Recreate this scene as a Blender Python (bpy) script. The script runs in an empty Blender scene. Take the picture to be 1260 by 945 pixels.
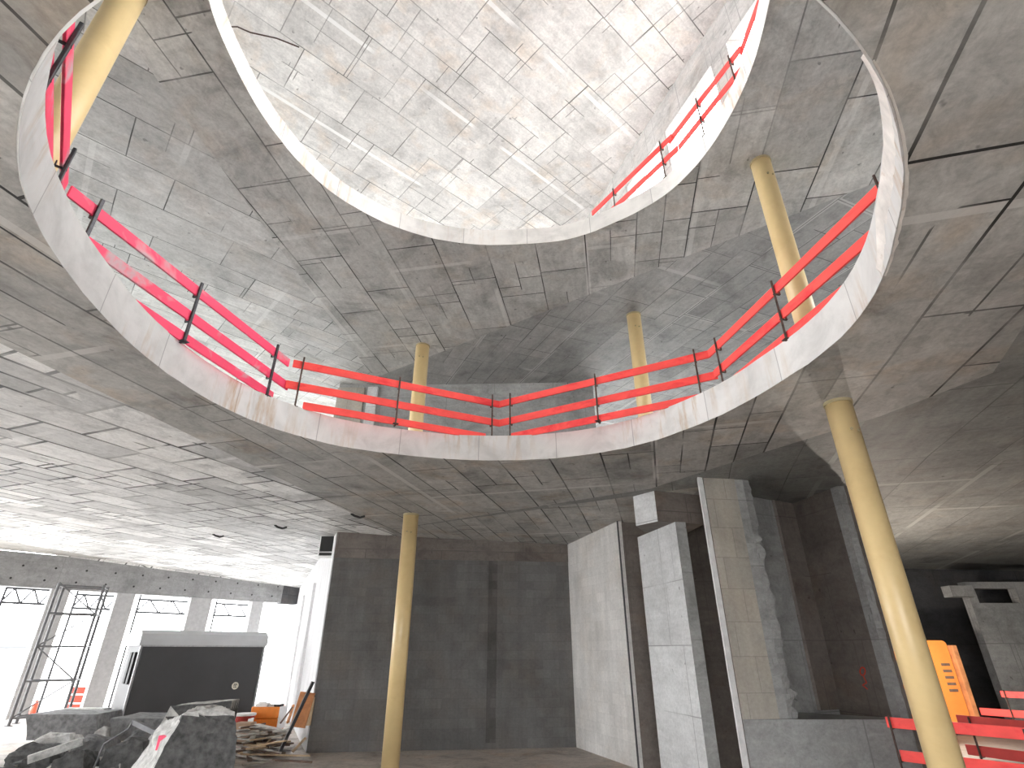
import bpy, math, random
from mathutils import Vector, Matrix, noise
from mathutils.geometry import delaunay_2d_cdt, intersect_line_line_2d
random.seed(7)
sc = bpy.context.scene
COL = sc.collection
V = Vector

# ---------------------------------------------------------------- camera
F_PX = 658.0
TH = math.atan(328 / 658)
CAM = V((0, 0, 2.5))
cd = bpy.data.cameras.new('camera')
cd.sensor_width = 36
cd.lens = 36 * F_PX / 1260
cd.clip_end = 400
cam = bpy.data.objects.new('camera', cd)
cam.location = CAM
cam.rotation_euler = (math.pi / 2 + TH, 0, 0)
COL.objects.link(cam)
sc.camera = cam

def ray(x, y):
    u = (x - 630) / F_PX
    v = (y - 472.5) / F_PX
    s, c = math.sin(TH), math.cos(TH)
    return V((u, c + v * s, s - v * c))

def PZ(x, y, z):
    d = ray(x, y)
    return CAM + d * ((z - 2.5) / d.z)

def PY(x, y, Y):
    d = ray(x, y)
    return CAM + d * (Y / d.y)

def PW(x, y, a, b):
    """point where the sight line meets the vertical plane through a and b"""
    d = ray(x, y)
    n = V((-(b[1] - a[1]), b[0] - a[0], 0))
    t = n.dot(V((a[0], a[1], 0)) - V((0, 0, 0))) / n.dot(V((d.x, d.y, 0)))
    return CAM + d * t

# ---------------------------------------------------------------- materials
MATS = {}
def new_mat(name):
    m = bpy.data.materials.new(name)
    m.use_nodes = True
    nt = m.node_tree
    b = nt.nodes['Principled BSDF']
    MATS[name] = m
    return m, nt, b

def N(nt, t, **kw):
    n = nt.nodes.new(t)
    for k, v in kw.items():
        setattr(n, k, v)
    return n

def L(nt, a, b):
    nt.links.new(a, b)

def ramp(nt, src, stops):
    r = N(nt, 'ShaderNodeValToRGB')
    el = r.color_ramp.elements
    while len(el) < len(stops):
        el.new(0.5)
    for e, (p, c) in zip(el, stops):
        e.position = p
        e.color = c if len(c) == 4 else (*c, 1)
    L(nt, src, r.inputs[0])
    return r.outputs[0]

def g(v):
    return (v, v, v)

def mul(nt, a, b, fac=1.0, mode='MULTIPLY'):
    m = N(nt, 'ShaderNodeMix', data_type='RGBA', blend_type=mode)
    m.inputs[0].default_value = fac
    for sock, val in ((m.inputs[6], a), (m.inputs[7], b)):
        if isinstance(val, tuple):
            sock.default_value = (*val, 1) if len(val) == 3 else val
        else:
            L(nt, val, sock)
    return m.outputs[2]

def noise_n(nt, vec, scale, detail=4, rough=0.55, dist=0.0):
    n = N(nt, 'ShaderNodeTexNoise')
    n.inputs['Scale'].default_value = scale
    n.inputs['Detail'].default_value = detail
    n.inputs['Roughness'].default_value = rough
    n.inputs['Distortion'].default_value = dist
    if vec is not None:
        L(nt, vec, n.inputs['Vector'])
    return n.outputs['Fac']

def brick(nt, vec, w, h, mortar, c1, c2, cm, bias=0.0, off=0.5, smooth=0.1, freq=2):
    b = N(nt, 'ShaderNodeTexBrick')
    b.offset = off
    b.offset_frequency = freq
    b.inputs['Scale'].default_value = 1
    b.inputs['Brick Width'].default_value = w
    b.inputs['Row Height'].default_value = h
    b.inputs['Mortar Size'].default_value = mortar
    b.inputs['Mortar Smooth'].default_value = smooth
    b.inputs['Bias'].default_value = bias
    b.inputs['Color1'].default_value = (*c1, 1)
    b.inputs['Color2'].default_value = (*c2, 1)
    b.inputs['Mortar'].default_value = (*cm, 1)
    L(nt, vec, b.inputs['Vector'])
    return b

def formwork(name, col, ang, w, h, seam=0.35, var=0.12, strip=0.0, warm=0.3, off=0.37, shift=(0, 0), stain=0.35, seamw=0.012, strips2=(4.6, 5.4)):
    """board-marked concrete: panels, joints, pale filler strips, stains"""
    m, nt, b = new_mat(name)
    uv = N(nt, 'ShaderNodeUVMap').outputs[0]
    mp = N(nt, 'ShaderNodeMapping')
    mp.inputs['Rotation'].default_value = (0, 0, -math.radians(ang))
    mp.inputs['Location'].default_value = (shift[0], shift[1], 0)
    L(nt, uv, mp.inputs[0])
    # joints are never perfectly straight
    wob = N(nt, 'ShaderNodeTexNoise')
    wob.inputs['Scale'].default_value = 1.1
    L(nt, uv, wob.inputs['Vector'])
    sub = N(nt, 'ShaderNodeVectorMath', operation='SUBTRACT')
    L(nt, wob.outputs['Color'], sub.inputs[0]); sub.inputs[1].default_value = (0.5, 0.5, 0.5)
    scl = N(nt, 'ShaderNodeVectorMath', operation='SCALE')
    L(nt, sub.outputs[0], scl.inputs[0]); scl.inputs['Scale'].default_value = 0.02
    ad = N(nt, 'ShaderNodeVectorMath', operation='ADD')
    L(nt, mp.outputs[0], ad.inputs[0]); L(nt, scl.outputs[0], ad.inputs[1])
    v = ad.outputs[0]
    lo, hi = 1 - var, 1 + var
    b1 = brick(nt, v, w, h, seamw, g(lo), g(hi), g(1.0), off=off)
    # smaller make-up panels between the big ones, only in places
    v_s = N(nt, 'ShaderNodeMapping'); v_s.inputs['Location'].default_value = (0.31, h * 0.5, 0); L(nt, v, v_s.inputs[0])
    bs = brick(nt, v_s.outputs[0], w * 0.62, h * 0.5, seamw * 0.8, g(1 - var * .8), g(1 + var * .8), g(1.0), off=0.23, freq=3)
    zone_s = ramp(nt, noise_n(nt, uv, 0.42, 1, 0.3), [(0.50, g(0)), (0.505, g(1))])
    # joint visibility fades in places
    vis = ramp(nt, noise_n(nt, uv, 0.55, 2), [(0.36, g(0.3)), (0.58, g(1.0))])
    sfs = N(nt, 'ShaderNodeMath', operation='MULTIPLY'); L(nt, bs.outputs['Fac'], sfs.inputs[0]); L(nt, zone_s, sfs.inputs[1])
    mxs = N(nt, 'ShaderNodeMath', operation='MAXIMUM'); L(nt, b1.outputs['Fac'], mxs.inputs[0]); L(nt, sfs.outputs[0], mxs.inputs[1])
    seamfac = N(nt, 'ShaderNodeMath', operation='MULTIPLY')
    L(nt, mxs.outputs[0], seamfac.inputs[0]); L(nt, vis, seamfac.inputs[1])
    col0 = mul(nt, col, b1.outputs['Color'])
    msm = N(nt, 'ShaderNodeMix', data_type='RGBA', blend_type='MULTIPLY'); L(nt, zone_s, msm.inputs[0]); L(nt, col0, msm.inputs[6]); L(nt, bs.outputs['Color'], msm.inputs[7])
    col0 = msm.outputs[2]
    # big cloudy stains, laitance clouds and scuffs
    st = ramp(nt, noise_n(nt, uv, 0.7, 7, 0.66, 0.8), [(0.30, g(1 - stain)), (0.47, g(0.95)), (0.56, g(1.02)), (0.74, g(1 + stain * .55))])
    col1 = mul(nt, col0, st)
    st2 = ramp(nt, noise_n(nt, v, 3.1, 6, 0.72, 1.2), [(0.34, g(1 - stain * .45)), (0.5, g(1.0)), (0.68, g(1 + stain * .28))])
    col1 = mul(nt, col1, st2)
    pits = ramp(nt, noise_n(nt, v, 5.5, 2, 0.5), [(0.24, g(0.55)), (0.29, g(1.0))])
    col1 = mul(nt, col1, pits)
    fine = ramp(nt, noise_n(nt, v, 16, 5, 0.75), [(0.3, g(0.84)), (0.7, g(1.12))])
    col2 = mul(nt, col1, fine)
    # streaks along the boards
    mp2 = N(nt, 'ShaderNodeMapping'); mp2.inputs['Scale'].default_value = (0.8, 6, 1)
    L(nt, v, mp2.inputs[0])
    stk = ramp(nt, noise_n(nt, mp2.outputs[0], 1.2, 4, 0.6), [(0.35, g(0.92)), (0.65, g(1.05))])
    col2 = mul(nt, col2, stk)
    # rusty / warm patches
    wf = ramp(nt, noise_n(nt, uv, 0.9, 3, 0.6, 0.3), [(0.52, g(0)), (0.70, g(1))])
    wfm = N(nt, 'ShaderNodeMath', operation='MULTIPLY'); wfm.inputs[1].default_value = warm
    L(nt, wf, wfm.inputs[0])
    mm = N(nt, 'ShaderNodeMix', data_type='RGBA', blend_type='MULTIPLY')
    L(nt, wfm.outputs[0], mm.inputs[0]); L(nt, col2, mm.inputs[6]); mm.inputs[7].default_value = (1.0, 0.80, 0.62, 1)
    col3 = mm.outputs[2]
    if strip > 0:
        b2 = brick(nt, v, strips2[0], strips2[1], 0.055, g(0), g(0), g(1), off=0.31, smooth=0.0)
        sv = ramp(nt, noise_n(nt, uv, 0.5, 1), [(0.42, g(0)), (0.5, g(1))])
        sf = N(nt, 'ShaderNodeMath', operation='MULTIPLY'); L(nt, b2.outputs['Fac'], sf.inputs[0]); L(nt, sv, sf.inputs[1])
        sf2 = N(nt, 'ShaderNodeMath', operation='MULTIPLY'); L(nt, sf.outputs[0], sf2.inputs[0]); sf2.inputs[1].default_value = strip
        m3 = N(nt, 'ShaderNodeMix', data_type='RGBA'); L(nt, sf2.outputs[0], m3.inputs[0]); L(nt, col3, m3.inputs[6])
        m3.inputs[7].default_value = (min(1, col[0] * 1.5), min(1, col[1] * 1.5), min(1, col[2] * 1.5), 1)
        col3 = m3.outputs[2]
    sm = N(nt, 'ShaderNodeMix', data_type='RGBA')
    L(nt, seamfac.outputs[0], sm.inputs[0]); L(nt, col3, sm.inputs[6])
    sm.inputs[7].default_value = (col[0] * seam, col[1] * seam, col[2] * seam, 1)
    L(nt, sm.outputs[2], b.inputs['Base Color'])
    b.inputs['Roughness'].default_value = 0.62
    b.inputs['Specular IOR Level'].default_value = 0.35
    # relief
    hsum = N(nt, 'ShaderNodeMath', operation='MULTIPLY_ADD')
    L(nt, b1.outputs['Fac'], hsum.inputs[0]); hsum.inputs[1].default_value = -0.5
    L(nt, noise_n(nt, v, 5, 5, 0.6), hsum.inputs[2])
    bp = N(nt, 'ShaderNodeBump'); bp.inputs['Strength'].default_value = 0.25; bp.inputs['Distance'].default_value = 0.02
    L(nt, hsum.outputs[0], bp.inputs['Height']); L(nt, bp.outputs[0], b.inputs['Normal'])
    return m

def masonry(name, col, w=0.5, h=0.25, var=0.08, mort=0.9, warm=0.2, stain=0.3, vert=True):
    m, nt, b = new_mat(name)
    uv = N(nt, 'ShaderNodeUVMap').outputs[0]
    b1 = brick(nt, uv, w, h, 0.007, g(1 - var), g(1 + var), g(mort))
    c = mul(nt, col, b1.outputs['Color'])
    c = mul(nt, c, ramp(nt, noise_n(nt, uv, 0.6, 6, 0.6, 0.4), [(0.3, g(1 - stain)), (0.5, g(1)), (0.75, g(1.12))]))
    c = mul(nt, c, ramp(nt, noise_n(nt, uv, 14, 4, 0.7), [(0.3, g(0.88)), (0.7, g(1.08))]))
    mpx = N(nt, 'ShaderNodeMapping'); mpx.inputs['Scale'].default_value = (3, 0.35, 1); L(nt, uv, mpx.inputs[0])
    c = mul(nt, c, ramp(nt, noise_n(nt, mpx.outputs[0], 1, 4, 0.6), [(0.35, g(0.90)), (0.65, g(1.06))]))
    wf = ramp(nt, noise_n(nt, uv, 0.8, 3, 0.6), [(0.45, g(0)), (0.7, g(warm))])
    mm = N(nt, 'ShaderNodeMix', data_type='RGBA', blend_type='MULTIPLY')
    L(nt, wf, mm.inputs[0]); L(nt, c, mm.inputs[6]); mm.inputs[7].default_value = (1, .8, .62, 1)
    L(nt, mm.outputs[2], b.inputs['Base Color'])
    b.inputs['Roughness'].default_value = 0.85
    b.inputs['Specular IOR Level'].default_value = 0.2
    bp = N(nt, 'ShaderNodeBump'); bp.inputs['Strength'].default_value = 0.3; bp.inputs['Distance'].default_value = 0.01
    L(nt, noise_n(nt, uv, 20, 4, 0.7), bp.inputs['Height']); L(nt, bp.outputs[0], b.inputs['Normal'])
    return m

def rim_mat(name, col, jn=1.55):
    m, nt, b = new_mat(name)
    uv = N(nt, 'ShaderNodeUVMap').outputs[0]
    b1 = brick(nt, uv, jn, 9, 0.008, g(0.95), g(1.05), g(0.6), off=0.5)
    c = mul(nt, col, b1.outputs['Color'])
    c = mul(nt, c, ramp(nt, noise_n(nt, uv, 1.6, 6, 0.65, 0.5), [(0.3, g(0.78)), (0.5, g(0.98)), (0.72, g(1.1))]))
    mp = N(nt, 'ShaderNodeMapping'); mp.inputs['Scale'].default_value = (5, 0.6, 1); L(nt, uv, mp.inputs[0])
    run = noise_n(nt, mp.outputs[0], 1, 5, 0.7)
    area = ramp(nt, noise_n(nt, uv, 0.33, 1), [(0.46, g(0)), (0.58, g(1))])
    rs = ramp(nt, run, [(0.50, g(0)), (0.68, g(0.9))])
    f = N(nt, 'ShaderNodeMath', operation='MULTIPLY'); L(nt, area, f.inputs[0]); L(nt, rs, f.inputs[1])
    mm = N(nt, 'ShaderNodeMix', data_type='RGBA'); L(nt, f.outputs[0], mm.inputs[0]); L(nt, c, mm.inputs[6])
    mm.inputs[7].default_value = (0.42, 0.27, 0.14, 1)
    L(nt, mm.outputs[2], b.inputs['Base Color'])
    b.inputs['Roughness'].default_value = 0.75
    bp = N(nt, 'ShaderNodeBump'); bp.inputs['Strength'].default_value = 0.3; bp.inputs['Distance'].default_value = 0.01
    L(nt, noise_n(nt, uv, 9, 5, 0.7), bp.inputs['Height']); L(nt, bp.outputs[0], b.inputs['Normal'])
    return m

def simple(name, col, rough=0.6, metal=0.0, mottle=0.12, scale=6, spec=0.4, bump=0.1, stretch=(1, 1, 1), col2=None, cut=(0.45, 0.6)):
    m, nt, b = new_mat(name)
    tc = N(nt, 'ShaderNodeTexCoord').outputs['Object']
    mp = N(nt, 'ShaderNodeMapping'); mp.inputs['Scale'].default_value = stretch; L(nt, tc, mp.inputs[0])
    n = noise_n(nt, mp.outputs[0], scale, 5, 0.6)
    c = mul(nt, col, ramp(nt, n, [(0.3, g(1 - mottle)), (0.7, g(1 + mottle))]))
    if col2:
        f = ramp(nt, noise_n(nt, mp.outputs[0], scale * 0.5, 4, 0.65, 0.4), [(cut[0], g(0)), (cut[1], g(1))])
        mm = N(nt, 'ShaderNodeMix', data_type='RGBA'); L(nt, f, mm.inputs[0]); L(nt, c, mm.inputs[6]); mm.inputs[7].default_value = (*col2, 1)
        c = mm.outputs[2]
    L(nt, c, b.inputs['Base Color'])
    b.inputs['Roughness'].default_value = rough
    b.inputs['Metallic'].default_value = metal
    b.inputs['Specular IOR Level'].default_value = spec
    if bump:
        bp = N(nt, 'ShaderNodeBump'); bp.inputs['Strength'].default_value = bump; bp.inputs['Distance'].default_value = 0.02
        L(nt, n, bp.inputs['Height']); L(nt, bp.outputs[0], b.inputs['Normal'])
    return m

GREY = (0.40, 0.395, 0.38)
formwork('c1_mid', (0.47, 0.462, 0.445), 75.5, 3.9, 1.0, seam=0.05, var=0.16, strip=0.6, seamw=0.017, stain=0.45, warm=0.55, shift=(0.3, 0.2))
formwork('c1_left', (0.78, 0.78, 0.775), 66.5, 1.7, 1.05, seam=0.02, var=0.28, strip=0.35, warm=0.05, stain=0.45, seamw=0.034, strips2=(7.0, 5.25))  # paler than the other plates: facade light put into its colour
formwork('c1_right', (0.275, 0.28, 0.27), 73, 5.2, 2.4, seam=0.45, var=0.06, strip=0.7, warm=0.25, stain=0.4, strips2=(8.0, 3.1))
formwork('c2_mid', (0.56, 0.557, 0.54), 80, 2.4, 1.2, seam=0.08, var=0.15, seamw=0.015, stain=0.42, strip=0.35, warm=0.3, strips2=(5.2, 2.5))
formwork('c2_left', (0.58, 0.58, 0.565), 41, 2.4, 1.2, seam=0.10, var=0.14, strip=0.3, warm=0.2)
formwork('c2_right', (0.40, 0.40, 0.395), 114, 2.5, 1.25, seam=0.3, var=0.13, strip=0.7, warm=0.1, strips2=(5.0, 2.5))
formwork('c3', (0.82, 0.805, 0.79), 42, 1.75, 1.45, seam=0.22, var=0.09, strip=0.8, warm=0.35, stain=0.3, seamw=0.014, strips2=(30, 3.0))
formwork('slab_top', (0.42, 0.41, 0.39), 15, 4, 4, warm=0.1)
formwork('beam', (0.32, 0.32, 0.325), 0, 2.6, 4, seam=0.7, var=0.04, warm=0.0)
formwork('concrete_wall', (0.34, 0.34, 0.335), 0, 2.4, 2.7, seam=0.6, var=0.06, warm=0.1)
formwork('concrete_light', (0.62, 0.62, 0.62), 0, 3.0, 2.6, seam=0.5, var=0.04, warm=0.0, stain=0.2)
formwork('concrete_brown', (0.17, 0.147, 0.132), 0, 2.4, 2.7, seam=0.6, var=0.05, warm=0.4)
formwork('concrete_dark', (0.085, 0.085, 0.09), 0, 2.4, 2.7, seam=0.6, var=0.08, warm=0.3)
formwork('wall3', (0.50, 0.485, 0.47), 0, 1.2, 1.3, seam=0.6, var=0.05, warm=0.2)
masonry('block_dark', (0.145, 0.141, 0.138), warm=0.35)
masonry('block_strip', (0.105, 0.10, 0.096), w=0.3, h=0.25, var=0.15)
masonry('block_white', (0.66, 0.64, 0.62), var=0.05, mort=0.93, warm=0.15, stain=0.15)
masonry('block_tan', (0.40, 0.37, 0.325), var=0.06, mort=0.75, w=0.6, h=0.6)
masonry('plaster_white', (0.76, 0.76, 0.77), w=9, h=9, var=0.01, warm=0.0, stain=0.06)
rim_mat('rim1', (0.62, 0.61, 0.595))
rim_mat('rim2', (0.66, 0.64, 0.61))
formwork('floor', (0.48, 0.43, 0.385), 20, 30, 30, seam=0.9, var=0.02, warm=0.5, stain=0.5)
simple('ground', (0.50, 0.50, 0.49), 0.9, mottle=0.08, scale=0.5, bump=0)
simple('cream_paint', (0.69, 0.52, 0.265), 0.36, mottle=0.05, scale=2.5, spec=0.5, bump=0.02, col2=(0.62, 0.45, 0.215), cut=(0.5, 0.72))
simple('cream_cap', (0.40, 0.33, 0.2), 0.6)
simple('red_board', (0.92, 0.085, 0.075), 0.55, mottle=0.10, scale=3, col2=(0.80, 0.035, 0.045), cut=(0.52, 0.66), stretch=(1, 1, 2), bump=0.05)
simple('pink_board', (0.86, 0.06, 0.14), 0.55, mottle=0.12, scale=2.2, col2=(0.52, 0.33, 0.35), cut=(0.53, 0.64), bump=0.05)
simple('dark_red_board', (0.55, 0.05, 0.04), 0.6, mottle=0.15, scale=3)
simple('rusty_steel', (0.085, 0.055, 0.045), 0.7, metal=0.3, mottle=0.4, scale=14)
simple('dark_steel', (0.07, 0.07, 0.075), 0.45, metal=0.6, mottle=0.3, scale=14)
simple('galv_steel', (0.42, 0.42, 0.43), 0.4, metal=0.7, mottle=0.2, scale=14)
simple('lattice_steel', (0.03, 0.03, 0.032), 0.7, mottle=0.2)
simple('scaffold_steel', (0.13, 0.13, 0.135), 0.5, metal=0.4, mottle=0.2)
simple('trailer_panel', (0.052, 0.052, 0.054), 0.55, mottle=0.10, scale=1.2, bump=0)
simple('trailer_hood', (0.50, 0.51, 0.52), 0.5, mottle=0.05, scale=2, bump=0)
simple('trailer_side', (0.065, 0.066, 0.068), 0.5, mottle=0.05, scale=2, bump=0)
simple('black', (0.02, 0.02, 0.02), 0.6)
simple('sticker', (0.70, 0.66, 0.55), 0.5, bump=0)
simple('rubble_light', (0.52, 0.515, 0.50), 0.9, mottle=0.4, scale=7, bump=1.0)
simple('rubble', (0.17, 0.17, 0.172), 0.9, mottle=0.45, scale=7, bump=1.0)
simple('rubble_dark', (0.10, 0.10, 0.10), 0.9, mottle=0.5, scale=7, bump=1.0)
simple('wood_grey', (0.33, 0.29, 0.25), 0.8, mottle=0.3, scale=6, stretch=(1, 1, 1))
simple('wood_tan', (0.50, 0.37, 0.24), 0.8, mottle=0.25, scale=6)
simple('wood_orange', (0.52, 0.22, 0.09), 0.7, mottle=0.3, scale=4)
simple('wood_dark', (0.15, 0.10, 0.075), 0.8, mottle=0.3, scale=6)
simple('orange_plastic', (0.80, 0.24, 0.035), 0.5, mottle=0.1)
simple('orange_red', (0.55, 0.035, 0.01), 0.5, mottle=0.1, bump=0)
simple('red_plastic', (0.45, 0.05, 0.04), 0.5)
simple('white_plastic', (0.85, 0.85, 0.85), 0.5, bump=0)
simple('orange_sheet', (0.80, 0.27, 0.06), 0.45, mottle=0.06, bump=0)
simple('cardboard', (0.42, 0.29, 0.20), 0.8)
simple('out_grey', (0.42, 0.42, 0.425), 0.8, bump=0)
simple('red_paint_mark', (0.60, 0.06, 0.03), 0.8, bump=0)
simple('torn_board', (0.74, 0.70, 0.66), 0.7, mottle=0.2, scale=4, col2=(0.45, 0.34, 0.24), cut=(0.62, 0.72))
m, nt, b = new_mat('lamp_glow')
b.inputs['Emission Color'].default_value = (1, 0.62, 0.3, 1); b.inputs['Emission Strength'].default_value = 12

# ---------------------------------------------------------------- mesh helpers
def tag(o, label=None, cat=None, group=None, kind=None):
    if label: o['label'] = label
    if cat: o['category'] = cat
    if group: o['group'] = group
    if kind: o['kind'] = kind
    return o

def world_root(o):
    v = V((0, 0, 0))
    while o is not None:
        v += V(o.location)
        o = o.parent
    return v

def uvbox(me, off):
    uvl = me.uv_layers.new(name='UVMap')
    for p in me.polygons:
        n = p.normal
        if abs(n.z) > 0.6:
            t1, t2 = V((1, 0, 0)), V((0, 1, 0))
        else:
            t1 = V((-n.y, n.x, 0)); t1.normalize()
            if t1.x < 0: t1 = -t1
            t2 = V((0, 0, 1))
        for li in p.loop_indices:
            co = me.vertices[me.loops[li].vertex_index].co + off
            uvl.data[li].uv = (co.dot(t1), co.dot(t2))

def mesh(name, vf, mats, parent=None, smooth=False, matidx=None, uvs=None, loc=None):
    """vf in world coordinates; stored relative to the parent"""
    verts, faces = vf
    off = world_root(parent) if parent else V(loc or (0, 0, 0))
    me = bpy.data.meshes.new(name)
    me.from_pydata([V(v) - off for v in verts], [], faces)
    me.update()
    if not isinstance(mats, (list, tuple)): mats = [mats]
    for mm in mats: me.materials.append(MATS[mm])
    if matidx:
        for p, i in zip(me.polygons, matidx): p.material_index = i
    if uvs:
        uvl = me.uv_layers.new(name='UVMap')
        for p in me.polygons:
            for li in p.loop_indices:
                uvl.data[li].uv = uvs[me.loops[li].vertex_index]
    else:
        uvbox(me, off)
    if smooth:
        for p in me.polygons: p.use_smooth = True
    o = bpy.data.objects.new(name, me)
    COL.objects.link(o)
    if parent: o.parent = parent
    else: o.location = off
    return o

def empty(name, loc, label, cat, group=None):
    o = bpy.data.objects.new(name, None)
    o.empty_display_size = 0.2
    COL.objects.link(o)
    o.location = loc
    return tag(o, label, cat, group)

def struct(name, vf, mats, **kw):
    o = mesh(name, vf, mats, **kw)
    o['kind'] = 'structure'
    return o

class G:
    def __init__(s): s.v = []; s.f = []
    def add(s, vs, fs):
        n = len(s.v); s.v += [V(x) for x in vs]; s.f += [tuple(n + i for i in f) for f in fs]; return s
    def box(s, c, ax, ay, az):
        """c centre, ax ay az half axes as vectors"""
        c, ax, ay, az = V(c), V(ax), V(ay), V(az)
        vs = [c + ax * i + ay * j + az * k for k in (-1, 1) for j in (-1, 1) for i in (-1, 1)]
        return s.add(vs, [(0, 2, 3, 1), (4, 5, 7, 6), (0, 1, 5, 4), (2, 6, 7, 3), (0, 4, 6, 2), (1, 3, 7, 5)])
    def bev(s, c, ax, ay, az, b=0.01):
        """bevelled box: chamfered along every edge (axes must be orthogonal)"""
        c = V(c); A = [V(ax), V(ay), V(az)]; Ln = [a.length for a in A]; U = [a / l for a, l in zip(A, Ln)]
        b = min(b, min(Ln) * 0.45)
        vs = []; idx = {}
        for sx in (-1, 1):
            for sy in (-1, 1):
                for sz in (-1, 1):
                    S = (sx, sy, sz)
                    for k in range(3):
                        p = c.copy()
                        for q in range(3): p += U[q] * S[q] * (Ln[q] if q == k else Ln[q] - b)
                        idx[(S, k)] = len(vs); vs.append(p)
        fs = []
        for k in range(3):
            i, j = [q for q in range(3) if q != k]
            for sk in (-1, 1):
                r = []
                for (a, d) in ((-1, -1), (1, -1), (1, 1), (-1, 1)):
                    S = [0, 0, 0]; S[k] = sk; S[i] = a; S[j] = d; r.append(idx[(tuple(S), k)])
                fs.append(tuple(r))
        for k in range(3):
            i, j = [q for q in range(3) if q != k]
            for a in (-1, 1):
                for d in (-1, 1):
                    S1 = [0, 0, 0]; S1[i] = a; S1[j] = d; S2 = S1[:]; S1[k] = -1; S2[k] = 1
                    S1, S2 = tuple(S1), tuple(S2)
                    fs.append((idx[(S1, i)], idx[(S2, i)], idx[(S2, j)], idx[(S1, j)]))
        for sx in (-1, 1):
            for sy in (-1, 1):
                for sz in (-1, 1):
                    S = (sx, sy, sz); fs.append(tuple(idx[(S, k)] for k in range(3)))
        # outward normals
        out = []
        for f in fs:
            q = [vs[i] for i in f]; n = (q[1] - q[0]).cross(q[2] - q[0])
            out.append(f if n.dot(sum(q, V((0, 0, 0))) / len(q) - c) > 0 else tuple(reversed(f)))
        return s.add(vs, out)
    def prism(s, poly, z0, z1):
        n = len(poly)
        a = sum(poly[i][0] * poly[(i + 1) % n][1] - poly[(i + 1) % n][0] * poly[i][1] for i in range(n))
        if a < 0: poly = list(reversed(poly))
        zz = lambda z, p: z(p[0], p[1]) if callable(z) else z
        vs = [(p[0], p[1], zz(z0, p)) for p in poly] + [(p[0], p[1], zz(z1, p)) for p in poly]
        fs = [tuple(reversed(range(n))), tuple(range(n, 2 * n))] + [(i, (i + 1) % n, n + (i + 1) % n, n + i) for i in range(n)]
        return s.add(vs, fs)
    def tube(s, p0, p1, r, n=12, r1=None, cap=True):
        p0, p1 = V(p0), V(p1); d = (p1 - p0).normalized()
        a = d.orthogonal().normalized(); b2 = d.cross(a)
        r1 = r if r1 is None else r1
        vs = [p + (a * math.cos(2 * math.pi * i / n) + b2 * math.sin(2 * math.pi * i / n)) * q for p, q in ((p0, r), (p1, r1)) for i in range(n)]
        fs = [(i, (i + 1) % n, n + (i + 1) % n, n + i) for i in range(n)]
        if cap: fs += [tuple(reversed(range(n))), tuple(range(n, 2 * n))]
        return s.add(vs, fs)
    def pipe(s, pts, r, n=8):
        for a, b2 in zip(pts[:-1], pts[1:]): s.tube(a, b2, r, n)
        return s
    @property
    def vf(s): return s.v, s.f

def board_geo(p0, p1, h=0.15, t=0.03, b=0.004, up=V((0, 0, 1))):
    p0, p1 = V(p0), V(p1)
    d = p1 - p0; ln = d.length; d.normalize()
    side = d.cross(up).normalized(); u = side.cross(d)
    return G().bev((p0 + p1) / 2, d * ln / 2, side * t / 2, u * h / 2, b)

def inside(p, poly):
    x, y = p; c = False; n = len(poly)
    for i in range(n):
        x1, y1 = poly[i]; x2, y2 = poly[(i + 1) % n]
        if (y1 > y) != (y2 > y) and x < (x2 - x1) * (y - y1) / (y2 - y1) + x1: c = not c
    return c

def slab(name, outer, hole, zfun, ztop, lines, mats, zone, thick_side='concrete_wall'):
    """slab with a round opening; the underside folds along the given lines"""
    pts = [V(p) for p in outer] + [V(p) for p in hole]
    no, nh = len(outer), len(hole)
    edges = [(i, (i + 1) % no) for i in range(no)] + [(no + i, no + (i + 1) % nh) for i in range(nh)]
    for a, b2 in lines:
        edges.append((len(pts), len(pts) + 1)); pts += [V(a), V(b2)]
    # a light grid keeps triangles compact
    xs = [p[0] for p in outer]; ys = [p[1] for p in outer]
    x = min(xs) + 1.5
    while x < max(xs):
        y = min(ys) + 1.5
        while y < max(ys):
            if inside((x, y), outer) and not inside((x, y), hole): pts.append(V((x, y)))
            y += 2.5
        x += 2.5
    vo, eo, fo, *_ = delaunay_2d_cdt([p.to_2d() if len(p) > 2 else p for p in pts], edges, [], 0, 1e-4)
    vs = []; fs = []; mi = []
    keep = []
    for f in fo:
        c = sum((vo[i] for i in f), V((0, 0))) / len(f)
        if inside(c, outer) and not inside(c, hole): keep.append((f, c))
    nb = len(vo)
    for p in vo: vs.append((p.x, p.y, zfun(p.x, p.y)))
    for p in vo: vs.append((p.x, p.y, ztop))
    for f, c in keep:
        a = [vo[i] for i in f]
        ccw = (a[1] - a[0]).cross(a[2] - a[0]) > 0
        f = tuple(f) if ccw else tuple(reversed(f))
        fs.append(tuple(reversed(f))); mi.append(zone(c.x, c.y))
        fs.append(tuple(i + nb for i in f)); mi.append(len(mats) - 2)
    no_ = len(vs)
    for p in outer: vs += [(p[0], p[1], zfun(*p)), (p[0], p[1], ztop)]
    for i in range(no):
        j = (i + 1) % no
        fs.append((no_ + 2 * i, no_ + 2 * j, no_ + 2 * j + 1, no_ + 2 * i + 1)); mi.append(len(mats) - 1)
    return struct(name, (vs, fs), mats, matidx=mi)

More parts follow.
